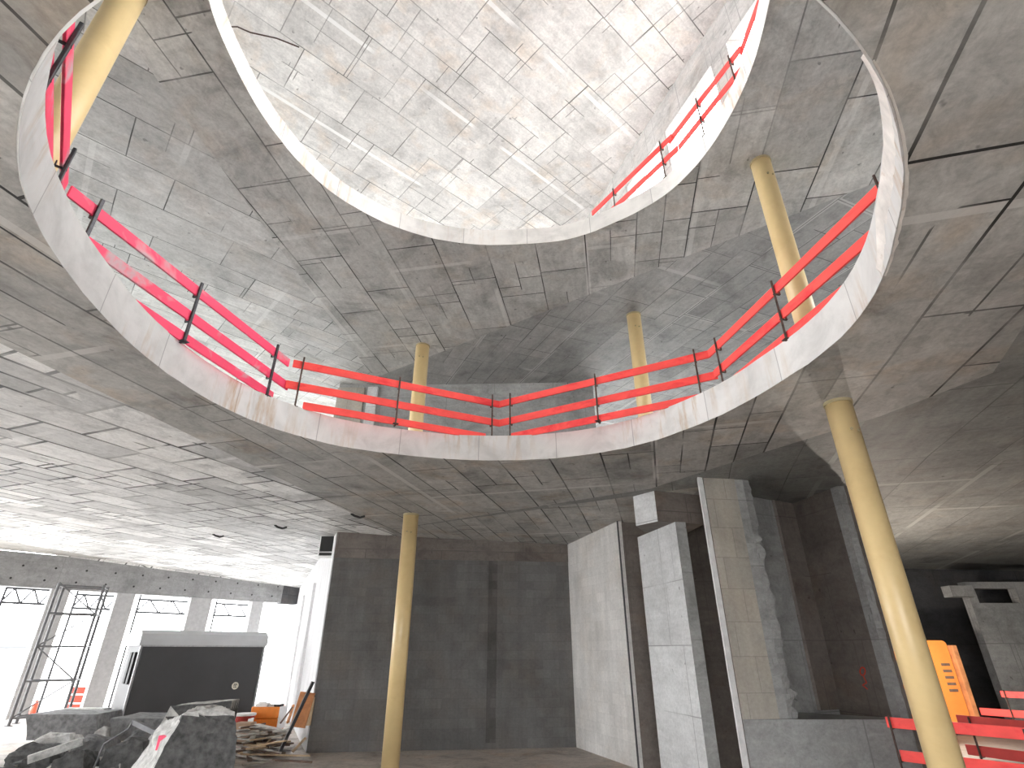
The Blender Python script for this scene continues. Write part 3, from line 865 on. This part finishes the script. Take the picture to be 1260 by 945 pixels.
# ---------------------------------------------------------------- torn edge at the right of the opening
def rr_at(a):
    n = len(ring1); f = (a + math.pi) / (2 * math.pi) * n; i0 = int(f) % n; t = f - int(f)
    R = [math.hypot(p[0] - CX, p[1] - CY) for p in (ring1[i0], ring1[(i0 + 1) % n])]
    return R[0] + (R[1] - R[0]) * t
vs = []; fs = []; NS = 40
for i in range(NS + 1):
    t = i / NS
    a = math.radians(-54 + 35 * t)
    R = rr_at(a); e = math.sin(min(1, t * 1.6) * math.pi / 2) * (1 if t < .8 else max(.05, (1 - t) / .2))
    w = e * (0.012 + .022 * noise.noise(V((t * 23, 1, 0)))) + .012
    hgt = .10 + .36 * e
    for rr_, z in ((R + w, 5.852), (R - .045, 5.86 + hgt * .9), (R - .02, 5.87 + hgt), (R, 5.858)):
        vs.append((CX + rr_ * math.cos(a), CY + rr_ * math.sin(a), z))
for i in range(NS):
    for k in range(4):
        a = i * 4 + k; b3 = i * 4 + (k + 1) % 4
        fs.append((a, b3, b3 + 4, a + 4))
fs += [(3, 2, 1, 0), tuple(NS * 4 + q for q in range(4))]
struct('trim_21', (vs, fs), 'torn_board')

# ---------------------------------------------------------------- hanging wire under the roof
w = G()
pw = [PZ(280, 33, 16.72), PZ(292, 33, 16.4), PZ(308, 40, 16.2), PZ(340, 47, 16.1), PZ(368, 58, 16.0)]
w.pipe(pw, 0.018, 8)
tag(mesh('hanging_wire', w.vf, 'rusty_steel', loc=pw[0]), 'thin dark wire hanging from the bright upper ceiling', 'wire')
# short cable stubs in the lower ceiling
for (x, y), lb in (((432, 632), 'dark cable stub in the ceiling left of the lower cream column'), ((262, 657), 'dark cable stub in the pale ceiling above the grey trailer'), ((338, 646), 'dark cable stub in the pale ceiling above the white wall')):
    d = ray(x, y); z = 5.9
    p = PZ(x, y, z)
    for _ in range(6): z = z1(p.x, p.y); p = PZ(x, y, z)
    st = G(); st.pipe([p, p + V((.1, 0, -.06)), p + V((.25, .02, -.10)), p + V((.38, 0, -.07))], .03, 8)
    tag(mesh('cable_stub', st.vf, 'black', loc=p), lb, 'cable', 'cable stubs in the ceiling')

# ---------------------------------------------------------------- grey site trailer
TA, TB = V((-13.1, 21.0, 0)), V((-9.95, 24.0, 0))
td = (TB - TA).normalized(); tn = V((-td.y, td.x, 0))       # tn points away from us
TW = (TB - TA).length; TD = 2.1
tr_ = empty('site_trailer', tuple(TA), 'large grey site trailer with dark side panel and rounded pale roof', 'trailer')
def T(u, v, z): return TA + td * u + tn * v + V((0, 0, z))
body = G(); body.bev(T(TW / 2, TD / 2, 1.52), td * (TW / 2 - .03), tn * (TD / 2 - .03), V((0, 0, 1.17)), .03)
mesh('body', body.vf, 'trailer_side', tr_)
mesh('side_panel', G().bev(T(TW / 2, -.012, 1.50), td * (TW / 2 - .09), tn * .02, V((0, 0, 1.13)), .006).vf, 'trailer_panel', tr_)
for u in (.03, TW - .03):
    mesh('corner_profile', G().bev(T(u, -.01, 1.52), td * .035, tn * .035, V((0, 0, 1.17)), .01).vf, 'galv_steel', tr_)
hood = G(); prof = [(-.06, 2.66), (-.07, 2.86), (-.02, 3.04), (.12, 3.15), (.4, 3.18), (TD - .3, 3.18), (TD - .05, 3.08), (TD + .04, 2.9), (TD + .04, 2.66)]
nn = len(prof)
us = [-.06, -.02, TW + .02, TW + .06]
vs = []
for u in us:
    sh = .03 if u in (us[0], us[-1]) else 0
    for v, z in prof: vs.append(T(u, v * (1 - .01 * sh) , z - (sh if z > 2.9 else 0)))
fs = [(i * nn + k, i * nn + (k + 1) % nn, (i + 1) * nn + (k + 1) % nn, (i + 1) * nn + k) for i in range(3) for k in range(nn)]
fs += [tuple(range(nn)), tuple(reversed(range(3 * nn, 4 * nn)))]
fs = [tuple(reversed(f)) for f in fs]
mesh('roof_hood', (vs, fs), 'trailer_hood', tr_)
mesh('trim_rail', G().bev(T(TW / 2, -.05, 2.65), td * (TW / 2), tn * .02, V((0, 0, .025)), .005).vf, 'galv_steel', tr_)
for k in range(2):
    mesh('louvre', G().bev(T(-.01, .45 + .5 * k, 1.95), tn * .14, td * .03, V((0, 0, .5)), .01).vf, 'black', tr_)
stc = T(TW * .80, -.04, 1.30)
st = mesh('round_sticker', G().tube(stc, stc - tn * .006, .125, 24).vf, 'sticker', tr_)
mk = G()
for (dx, dz, hw2, hh2) in ((-.045, .03, .012, .04), (.0, .03, .01, .05), (.04, .025, .02, .012), (.04, .055, .012, .012), (-.04, -.045, .02, .012), (.02, -.045, .03, .012)):
    mk.box(stc - tn * .009 + td * dx + V((0, 0, dz)), td * hw2, tn * .003, V((0, 0, hh2)))
mesh('print', mk.vf, 'black', st)
for u in (1.0, TW - 1.0):
    c = T(u, .15, .36)
    w_ = mesh('wheel', G().tube(c, c + tn * .22, .35, 24).vf, 'black', tr_)
    mesh('hub', G().tube(c - tn * .01, c, .16, 16).vf, 'galv_steel', w_)
mesh('chassis', G().bev(T(TW / 2, TD / 2, .40), td * (TW / 2 - .3), tn * (TD / 2 - .4), V((0, 0, .06)), .01).vf, 'dark_steel', tr_)

# ---------------------------------------------------------------- scaffold tower inside the facade
SA = V((-18.55, 23.25, 0)); 
sroot = empty('scaffold_tower', tuple(SA), 'tall grey tube scaffold tower standing by the bright windows at left', 'scaffold')
sd = (V((-17.35, 24.2, 0)) - SA); sn = V((-.42, .85, 0))
HT = 5.0
legs = [SA, SA + sd, SA + sn, SA + sd + sn]
for p in legs:
    mesh('leg', G().tube(p, p + V((0, 0, HT)), .055, 10).vf, 'scaffold_steel', sroot)
for z in (.25, 1.45, 2.65, 3.85, 4.9):
    for a, b2 in ((0, 1), (2, 3), (0, 2), (1, 3)):
        mesh('ledger', G().tube(legs[a] + V((0, 0, z)), legs[b2] + V((0, 0, z)), .033, 8).vf, 'scaffold_steel', sroot)
for i, z in enumerate((.25, 1.45, 2.65, 3.85)):
    a, b2 = (0, 1) if i % 2 == 0 else (1, 0)
    mesh('brace', G().tube(legs[a] + V((0, 0, z)), legs[b2] + V((0, 0, min(z + 1.2, HT))), .026, 8).vf, 'scaffold_steel', sroot)
for p in legs:
    mesh('foot', G().bev(p + V((0, 0, .012)), V((.09, 0, 0)), V((0, .09, 0)), V((0, 0, .012)), .004).vf, 'dark_steel', sroot)
# lattice girders outside, just under the beam
def girder(label, xa, xb, y, off, h=.6):
    a, b2 = PW(xa, y, FA + fn * off, FB + fn * off), PW(xb, y, FA + fn * off, FB + fn * off)
    z0 = a.z; b2.z = z0; 
    root = empty('lattice_girder', tuple(a), label, 'girder', 'lattice girders outside the windows')
    d = b2 - a; n = max(5, int(d.length / .45))
    mesh('chord', G().tube(a, b2, .05, 8).vf, 'lattice_steel', root)
    mesh('chord', G().tube(a + V((0, 0, h)), b2 + V((0, 0, h)), .05, 8).vf, 'lattice_steel', root)
    for i in range(n):
        p, q = a + d * (i / n), a + d * ((i + 1) / n)
        if i % 2: p, q = q, p
        mesh('web', G().tube(p, q + V((0, 0, h)), .035, 6).vf, 'lattice_steel', root)
    for t, o_ in ((0.02, 0), (0.98, 0)):
        p = a + d * t
        mesh('standard', G().tube(V((p.x, p.y, -.32)), p + V((0, 0, 1.4)), .045, 8).vf, 'lattice_steel', root)
girder('lattice girder outside the leftmost window, above the scaffold tower', 0, 60, 741, 1.6)
girder('lattice girder outside between scaffold tower and wide pillar', 88, 140, 748, 1.6)
girder('lattice girder outside right of the wide pillar above the trailer', 166, 236, 753, 1.6)
girder('lattice girder outside the window next to the white wall', 262, 312, 757, 1.6)
# low grey building and barrier outside
ob = empty('outbuilding', (-44, 52, -.32), 'low grey building block far outside behind the scaffold', 'building')
A_, B_ = PY(-40, 798, 52), PY(28, 820, 52)
mesh('wall', G().box(((A_.x + B_.x) / 2, 53, (A_.z - .32) / 2 ), ((B_.x - A_.x) / 2, 0, 0), (0, 1.5, 0), (0, 0, (A_.z + .32) / 2)).vf, 'out_grey', ob)
mesh('roof', G().box(((A_.x + B_.x) / 2, 53, A_.z + .1), ((B_.x - A_.x) / 2 + .3, 0, 0), (0, 1.8, 0), (0, 0, .1)).vf, 'trailer_side', ob)
C_ = PY(97, 860, 27.5)
bar = empty('traffic_barrier', (C_.x, 27.5, -.32), 'orange red striped traffic barrier outside between tower and pillar', 'barrier')
for k in range(3):
    mesh('panel', G().bev((C_.x, 27.5, C_.z + (k - 1) * .33), (.5, 0, 0), (0, .03, 0), (0, 0, .14), .02).vf, 'orange_red', bar)
for s in (-1, 1):
    mesh('upright', G().tube((C_.x + s * .52, 27.5, -.32), (C_.x + s * .52, 27.5, C_.z + .5), .025, 8).vf, 'white_plastic', bar)
    mesh('foot', G().bev((C_.x + s * .52, 27.5, -.29), (.06, 0, 0), (0, .35, 0), (0, 0, .03), .01).vf, 'dark_steel', bar)
D_ = PY(44, 868, 30)
cn = empty('traffic_cone', (D_.x, 30, -.32), 'small orange cone outside behind the scaffold tower', 'cone')
hz = D_.z + .22
mesh('cone', G().tube((D_.x, 30, -.26), (D_.x, 30, hz), .24, 20, r1=.05).vf, 'orange_red', cn)
mesh('base', G().bev((D_.x, 30, -.29), (.28, 0, 0), (0, .28, 0), (0, 0, .03), .01).vf, 'orange_red', cn)

# ---------------------------------------------------------------- rubble
def hull(points):
    import bmesh
    bm = bmesh.new()
    for p in points: bm.verts.new(p)
    bmesh.ops.convex_hull(bm, input=bm.verts)
    bmesh.ops.delete(bm, geom=[v for v in bm.verts if not v.link_faces], context='VERTS')
    return bm
def rock(name, corners, mat, seed, label, cat='rubble', amp=.06, cuts=3, group=None, extra=0, freq=2.2, shade_mat=None, cut=None):
    """corners: hull points in world coordinates; broken surface by subdividing and roughening"""
    import bmesh
    rnd = random.Random(seed)
    pts = [V(c) for c in corners]
    cen = sum(pts, V((0, 0, 0))) / len(pts)
    bm = hull(pts)
    bmesh.ops.triangulate(bm, faces=bm.faces)
    bmesh.ops.subdivide_edges(bm, edges=bm.edges, cuts=cuts, use_grid_fill=True)
    zmin = min(p.z for p in pts)
    for v in bm.verts:
        co = v.co.copy()
        d = (co - cen).normalized()
        k = noise.noise(co * freq + V((seed, 0, 0))) * amp + noise.noise(co * freq * 3.1 + V((0, seed, 0))) * amp * .6 + noise.noise(co * freq * 7 + V((0, 0, seed))) * amp * .3
        q = abs(noise.noise(co * freq * .6 + V((seed, seed, 0)))) * amp
        v.co = co + d * (k - q)
        if v.co.z < zmin: v.co.z = zmin
        if co.z < zmin + .01: v.co.z = zmin
    bm.normal_update()
    base = V((cen.x, cen.y, zmin))
    vs = [v.co.copy() for v in bm.verts]; bm.verts.ensure_lookup_table(); bm.verts.index_update()
    fs = [tuple(v.index for v in f.verts) for f in bm.faces]
    mi = []
    for f in bm.faces:
        c = f.calc_center_median()
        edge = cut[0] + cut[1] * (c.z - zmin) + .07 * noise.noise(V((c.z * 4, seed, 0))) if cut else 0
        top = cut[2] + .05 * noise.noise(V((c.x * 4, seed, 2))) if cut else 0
        mi.append(1 if shade_mat and c.x > edge and c.z < top and f.normal.y < .2 else 0)  # front faces take the second material, shade put into colour
    bm.free()
    o = mesh(name, (vs, fs), [mat, shade_mat] if shade_mat else mat, loc=base, matidx=mi if shade_mat else None)
    return tag(o, label, cat, group)
# big broken concrete boulder: ragged left flank painted pale as lit, front painted dark as shaded
B = [PY(168, 960, 12.8), PY(206, 868, 13.2), PY(232, 872, 12.5), PY(262, 873, 12.3), PY(287, 880, 12.3), PY(298, 905, 12.2), PY(300, 985, 12.1)]
Bp = [(-7.8, 12.95, .0), (-7.62, 13.0, .45), (-7.35, 13.0, 1.0), (-6.88, 13.0, 1.32), (-6.6, 12.75, 1.44), (-6.3, 12.6, 1.50), (-5.85, 12.5, 1.50), (-5.5, 12.4, 1.40), (-5.30, 12.3, 1.0), (-5.22, 12.2, 0),
      (-6.7, 12.0, 0), (-6.6, 12.1, .8), (-6.42, 12.3, 1.42), (-5.95, 13.6, 0), (-6.05, 13.4, 1.4), (-6.5, 13.9, 1.35), (-7.3, 13.8, .9), (-7.5, 13.9, 0)]
rock('concrete_boulder', Bp, 'rubble_light', 3, 'huge broken concrete boulder with pale ragged left side, front of the rubble', amp=.09, cuts=7, freq=2.6, shade_mat='rubble_dark', cut=(-6.72, .17, 1.36))
rock('concrete_slab_piece', [(-8.95, 15.2, .0), (-6.95, 15.6, .0), (-8.35, 15.2, 1.30), (-7.0, 15.5, 1.38), (-8.3, 15.6, 1.32), (-6.98, 15.9, 1.40), (-6.98, 16.0, 0), (-8.7, 15.7, 0)], 'rubble_light', 8, 'upright broken slab leaning behind the huge boulder, before the trailer', amp=.05, cuts=5, shade_mat='rubble_dark', cut=(-8.5, .17, 1.30))  # front shade painted with the darker material, like the boulder
pk = PY(201, 914, 12.35)
bo = bpy.data.objects['concrete_boulder']
tg = mesh('paint_tag', G().bev(pk, (.10, -.04, 0), (.02, .05, 0), (0, 0, .12), .004).vf, 'pink_board', bo)
tg['label'] = 'small pink painted tag'
def px_box(x0, x1, yt, yb, Y, depth, skew=0):
    a, b2, c, d = PY(x0, yt, Y), PY(x1, yt, Y + skew), PY(x0, yb, Y), PY(x1, yb, Y + skew)
    f = V((-.15 * depth, depth, 0))
    c.z = max(0, c.z); d.z = max(0, d.z)
    return [a, b2, c, d, a + f, b2 + f, c + f, d + f]
rock('concrete_block', px_box(32, 119, 879, 911, 19.0, 1.6, .3), 'rubble', 11, 'large flat topped grey concrete block at left, below the scaffold tower', amp=.035, cuts=3)
rock('concrete_block', px_box(136, 202, 884, 912, 17.2, 1.7, .4), 'rubble', 12, 'dark concrete block with pale flat top between left block and boulder', amp=.04, cuts=3)
rock('concrete_block', px_box(76, 128, 872, 879, 21.3, .5, .2), 'rubble_light', 13, 'thin pale slab piece lying behind the left concrete block', amp=.02, cuts=2)
spec = [(0, 62, 918, 946, 15.6, .9, 'rubble_dark', 'dark low chunk at the lower left corner of the rubble'),
        (38, 86, 903, 925, 16.6, .9, 'rubble_light', 'pale crumbly chunk in the left part of the rubble'),
        (84, 130, 908, 945, 15.2, 1.0, 'rubble', 'grey broken chunk right of the leaning pale strip'),
        (122, 176, 912, 945, 14.6, 1.0, 'rubble_dark', 'dark broken chunk left of the huge boulder, at the frame bottom'),
        (108, 132, 895, 912, 16.8, .6, 'rubble_light', 'small pale lump between the two concrete blocks'),
        (150, 178, 900, 918, 15.6, .7, 'rubble', 'small grey chunk under the bent steel profile'),
        (20, 62, 926, 950, 14.6, .8, 'rubble_dark', 'dark chunk under the pale strip at the frame bottom'),
        (60, 104, 925, 950, 14.0, .8, 'rubble_dark', 'dark chunk in the middle of the rubble at the frame bottom')]
for i, (x0, x1, yt, yb, Y, dp, mt, lb) in enumerate(spec):
    P8 = px_box(x0, x1, yt, yb, Y, dp, .2)
    rnd = random.Random(30 + i)
    P8[0] += V((.15, 0, -.15)); P8[4] += V((.1, 0, -.2)); P8[5] += V((-.1, 0, -.1))
    P8.append((P8[0] + P8[1]) / 2 + V((rnd.uniform(-.2, .2), .1, .14)))
    for j in (2, 3, 6, 7): P8[j].z = 0
    rock('concrete_chunk', P8, mt, 40 + i, lb, amp=.10, cuts=3, group='broken concrete chunks at lower left')
for i in range(26):
    x = random.uniform(0, 175); Y = random.uniform(14.2, 17.5)
    c = PY(x, 940, Y); s = random.uniform(.10, .24)
    z0 = 0
    P8 = [V((c.x + sx * s * random.uniform(.6, 1.2), Y - .9 + sy * s * random.uniform(.6, 1.2), z0 + (0 if sz < 0 else s * random.uniform(.7, 1.4)))) for sx in (-1, 1) for sy in (-1, 1) for sz in (-1, 1)]
    rock('rubble_stone', P8, random.choice(['rubble', 'rubble_dark', 'rubble_light']), 90 + i, 'small loose stone among the concrete rubble at lower left', amp=.05, cuts=2, group='small stones among the rubble', cat='stone')
# pale strip leaning on the rubble and bent steel profile
def plank(name, p0, p1, h, t, mat, label, cat='plank', group=None, up=V((0, 0, 1))):
    p0, p1 = V(p0), V(p1)
    d = (p1 - p0).normalized()
    if abs(d.dot(up)) > .95: up = V((0, 1, 0))
    return tag(mesh(name, board_geo(p0, p1, h, t, .004, up).vf, mat, loc=(p0 + p1) / 2), label, cat, group)
plank('concrete_strip', PY(34, 935, 14.1), PY(102, 912, 14.6), .16, .12, 'rubble_light', 'long pale strip lying slanted across the dark rubble', 'strip')
sp = empty('steel_profile', tuple(PY(176, 896, 14.2)), 'bent light steel profile sticking out left of the huge boulder', 'profile')
a, b2 = PY(163, 888, 14.2), PY(190, 901, 13.9)
mesh('web', board_geo(a, b2, .12, .012, .002).vf, 'scaffold_steel', sp)
mesh('flange', board_geo(a + V((0, -.04, .06)), b2 + V((0, -.04, .06)), .012, .08, .002).vf, 'scaffold_steel', sp)
mesh('bent_end', G().pipe([a, a + V((-.05, 0, -.14)), a + V((-.5, 0, -.42)), V((a.x - .6, a.y, .02))], .02, 8).vf, 'scaffold_steel', sp)

# ---------------------------------------------------------------- timber heap beside the dark wall
rnd = random.Random(5)
GT = 'loose planks in the timber heap'
simple('wood_pale', (0.46, 0.44, 0.41), 0.8, mottle=0.3, scale=6)
mats_w = ['wood_grey', 'wood_pale', 'wood_pale', 'wood_tan', 'wood_dark', 'wood_grey']
for i in range(63):
    lay = min(5, i // 12)
    px = rnd.uniform(304, 372); 
    Y = rnd.uniform(16.2, 18.2) if lay < 3 else rnd.uniform(17.0, 18.0)
    x = (px - 630) / F_PX / 1.2 * Y
    x = min(x, -6.45 - max(0, Y - 16.8) * .45)
    z = .05 + lay * .11 + rnd.uniform(0, .04)
    ln = rnd.uniform(.6, 1.7); an = rnd.uniform(-.6, .6) if rnd.random() < .65 else rnd.uniform(.6, 2.2)
    d = V((math.cos(an), math.sin(an), rnd.uniform(-.12, .16))) * ln / 2
    c = V((x, Y, z))
    c.z = max(c.z, abs(d.z) + .03)
    pos = ('lying in the lower part', 'lying in the middle', 'lying on top')[min(2, lay // 2)]
    plank('plank', c - d, c + d, rnd.uniform(.02, .05), rnd.uniform(.08, .18), rnd.choice(mats_w), 'weathered plank %s of the timber heap by the dark block wall' % pos, 'plank', GT + ' ' + pos)
plank('plank', PY(297, 928, 15.9), PY(382, 930, 16.4), .03, .10, 'wood_tan', 'long straight plank lying in front of the timber heap', 'plank')
plank('plank', PY(298, 941, 15.4), PY(345, 935, 15.9), .04, .12, 'wood_grey', 'lowest plank on the floor at the heap, next to the boulder', 'plank')
plank('plank', PY(335, 935, 15.8), PY(384, 938, 15.9), .04, .08, 'wood_dark', 'dark plank on the floor at the right foot of the heap', 'plank')
# leaning pieces
ch = empty('steel_channel', tuple(PY(343, 925, 16.6)), 'long grey steel channel leaning against the dark wall corner', 'steel channel')
a, b2 = PY(343, 925, 16.6), PY(384, 839, 17.4)
a.z = max(a.z, .02)
mesh('web', board_geo(a, b2, .10, .02, .003, V((0, 1, 0))).vf, 'galv_steel', ch)
mesh('flange', board_geo(a + V((.05, -.03, 0)), b2 + V((.05, -.03, 0)), .02, .07, .003, V((0, 1, 0))).vf, 'dark_steel', ch)
plank('plywood_board', PY(366, 895, 17.2), PY(379, 852, 17.4), .05, .42, 'wood_orange', 'reddish brown plywood board leaning on the dark wall', 'board', None, V((0, 1, 0)))
plank('plywood_board', PY(377, 893, 17.25), PY(383, 858, 17.4), .04, .22, 'wood_tan', 'narrow tan board leaning right of the reddish board', 'board', None, V((0, 1, 0)))
plank('batten', PY(354, 889, 17.8), PY(361, 868, 18.6), .05, .07, 'wood_orange', 'short reddish batten standing up behind the heap', 'batten', None, V((0, 1, 0)))
plank('batten', PY(345, 890, 17.8), PY(360, 870, 18.4), .03, .04, 'wood_dark', 'thin dark batten slanting beside the reddish batten', 'batten', None, V((0, 1, 0)))
plank('batten', PY(320, 925, 16.5), PY(338, 903, 17.2), .03, .05, 'wood_tan', 'thin tan batten slanting across the front of the heap', 'batten', None, V((0, 1, 0)))
plank('batten', PY(360, 925, 16.6), PY(376, 908, 17.0), .03, .06, 'wood_tan', 'short tan batten propped at the right side of the heap', 'batten', None, V((0, 1, 0)))
plank('timber_stack', PY(308, 898, 18.6), PY(337, 897, 18.9), .10, .5, 'wood_tan', 'tan timber beam under the orange crate', 'beam')
plank('timber_stack', PY(306, 906, 18.4), PY(336, 905, 18.8), .10, .5, 'wood_tan', 'thick tan timber beam with a dark hole, lowest under the crate', 'beam')
# orange crate with waste
c = PY(325, 884, 19.0)
cr = empty('orange_crate', (c.x, 19.0, c.z - .35), 'orange crate full of waste on the timber beams', 'crate')
w_, h_, dp = .42, .30, .3
for z_, hh_ in ((-.16, .14), (.15, .15)):
    mesh('front_board', G().bev((c.x, 19.0, c.z + z_), (w_, 0, 0), (0, .02, 0), (0, 0, hh_), .02).vf, 'orange_plastic', cr)
for s in (-1, 1):
    mesh('side_wall', G().bev((c.x + s * w_, 19.0 + dp, c.z), (.02, 0, 0), (0, dp, 0), (0, 0, h_), .01).vf, 'orange_plastic' if s < 0 else 'white_plastic', cr)
mesh('back_wall', G().bev((c.x, 19.0 + 2 * dp, c.z), (w_, 0, 0), (0, .02, 0), (0, 0, h_), .01).vf, 'orange_plastic', cr)
mesh('bottom', G().bev((c.x, 19.0 + dp, c.z - h_), (w_, 0, 0), (0, dp, 0), (0, 0, .02), .01).vf, 'orange_plastic', cr)
for i, (dx, mt, s, lb) in enumerate(((-.22, 'white_plastic', .15, 'white crumpled waste on the left in the orange crate'), (.02, 'rubble_light', .13, 'pale waste lump in the middle of the orange crate'), (.27, 'black', .13, 'black waste lump on the right in the orange crate'))):
    P8 = [V((c.x + dx + sx * s, 19.3 + sy * s, c.z + (.15 if sz < 0 else .36))) for sx in (-1, 1) for sy in (-1, 1) for sz in (-1, 1)]
    rock('waste_lump', P8, mt, 200 + i, lb, 'waste', amp=.08, cuts=2)
# props that carry the crate and beams
for k, (px, Y) in enumerate(((312, 18.9), (332, 19.1))):
    p = PY(px, 912, Y)
    tp = p.z
    if tp > .1: tag(mesh('timber_block', G().bev((p.x, Y, tp / 2), (.15, 0, 0), (0, .25, 0), (0, 0, tp / 2), .01).vf, 'wood_dark', loc=(p.x, Y, 0)), 'dark timber block under the %s end of the crate beams' % ('left', 'right')[k], 'block')
# red tub, white bag and brown box next to the trailer
c = PY(300, 886, 18.6)
rb = empty('red_tub', (c.x, 18.6, c.z - .2), 'dark red tub with white rim between boulder and orange crate', 'tub')
mesh('wall', G().tube((c.x, 18.6, 0.35), (c.x, 18.6, c.z + .12), .24, 20, r1=.30).vf, 'red_plastic', rb)
mesh('rim', G().tube((c.x, 18.6, c.z + .12), (c.x, 18.6, c.z + .17), .32, 20).vf, 'white_plastic', rb)
tag(mesh('cardboard_box', G().bev(PY(300, 900, 17.9), (.24, 0, 0), (0, .2, 0), (0, 0, .22), .01).vf, 'cardboard', loc=PY(300, 900, 17.9)), 'brown cardboard box below the dark red tub', 'box')
plank('sheet_strip', PY(304, 909, 18.0), PY(309, 884, 18.3), .03, .16, 'white_plastic', 'narrow white sheet standing upright left of the orange crate', 'sheet', None, V((0, 1, 0)))

# ---------------------------------------------------------------- orange cabinet lit by the work light
Y = 17.2
A_, B_ = PY(1094, 788, Y), PY(1163, 788, Y)
zt_ = A_.z; cx_ = (A_.x + B_.x) / 2; w_ = (B_.x - A_.x) / 2
oc = empty('orange_cabinet', (cx_, Y, .45), 'orange metal cabinet with rounded top behind the big column', 'cabinet')
prof = [(-w_, .5)] + [(-w_ + .12 - .12 * math.cos(a), zt_ - .12 + .12 * math.sin(a)) for a in [i * math.pi / 10 for i in range(6)]] + [(w_ - .12 + .12 * math.sin(a), zt_ - .12 + .12 * math.cos(a)) for a in [i * math.pi / 10 for i in range(6)]] + [(w_, .5)]
n = len(prof)
vs = [(cx_ + u, Y, z) for u, z in prof] + [(cx_ + u, Y + .6, z) for u, z in prof]
fs = [tuple(range(n)), tuple(reversed(range(n, 2 * n)))] + [((i + 1) % n, i, n + i, n + (i + 1) % n) for i in range(n)]
mesh('body', (vs, [tuple(reversed(f)) for f in fs]), 'orange_sheet', oc)
for k in range(5):
    mesh('vent_slot', G().bev((cx_ + w_ - .22, Y - .01, zt_ - .62 - k * .16), (.12, 0, 0), (0, .012, 0), (0, 0, .035), .004).vf, 'wood_dark', oc)
mesh('foot_rail', G().bev((cx_, Y + .3, .475), (w_ - .1, 0, 0), (0, .25, 0), (0, 0, .024), .005).vf, 'dark_steel', oc)
mesh('latch', G().bev((cx_ - w_ + .3, Y - .02, 1.5), (.03, 0, 0), (0, .02, 0), (0, 0, .10), .004).vf, 'wood_dark', oc)
mesh('side_frame', G().bev((cx_ + w_ + .10, Y + .1, (zt_ + .35) / 2), (.07, 0, 0), (0, .25, 0), (0, 0, (zt_ - .6) / 2), .01).vf, 'wood_orange', oc)

# halogen site lamp on a stand, hidden behind the big column
lx, ly, lz = 10.35, 15.2, 2.0
lr = empty('work_light', (lx, ly, .45), 'halogen work light on a tripod, behind the big near column', 'lamp')
mesh('pole', G().tube((lx, ly, .75), (lx, ly, lz - .1), .016, 8).vf, 'dark_steel', lr)
for k in range(3):
    a = k * 2.094 + .3
    mesh('leg', G().tube((lx, ly, .85), (lx + .28 * math.cos(a), ly + .28 * math.sin(a), .46), .012, 8).vf, 'dark_steel', lr)
hd = mesh('lamp_head', G().bev((lx, ly + .06, lz), (.11, 0, 0), (0, .03, 0), (0, 0, .08), .01).vf, 'dark_steel', lr)
mesh('bulb', G().tube((lx - .07, ly, lz + .115), (lx + .07, ly, lz + .115), .012, 8).vf, 'lamp_glow', hd)
def light(name, kind, loc, energy, color=(1, 1, 1), size=.1, rot=None, sizey=None, spread=None, angle=None, blend=.3):
    ld = bpy.data.lights.new(name, kind)
    ld.energy = energy; ld.color = color
    if kind == 'AREA':
        ld.size = size
        if sizey: ld.shape = 'RECTANGLE'; ld.size_y = sizey
        if spread: ld.spread = spread
    elif kind == 'SPOT':
        ld.spot_size = angle; ld.spot_blend = blend; ld.shadow_soft_size = size
    elif kind == 'SUN': ld.angle = size
    else: ld.shadow_soft_size = size
    o = bpy.data.objects.new(name, ld); COL.objects.link(o); o.location = loc
    if rot: o.rotation_euler = rot
    return o
light('work_lamp', 'POINT', (lx, ly - .05, lz + .22), 260, (1, .90, .78), .05)

# ---------------------------------------------------------------- daylight
wd_ = bpy.data.worlds.new('sky'); sc.world = wd_; wd_.use_nodes = True
bg = wd_.node_tree.nodes['Background']
bg.inputs[0].default_value = (0.97, 0.985, 1.0, 1); bg.inputs[1].default_value = 6.0

vs_ = sc.view_settings
vs_.view_transform = 'Standard'; vs_.look = 'None'; vs_.gamma = 1; vs_.exposure = 1.22; vs_.use_curve_mapping = False
sc.cycles.max_bounces = 10; sc.cycles.diffuse_bounces = 8
sc.cycles.use_denoising = True
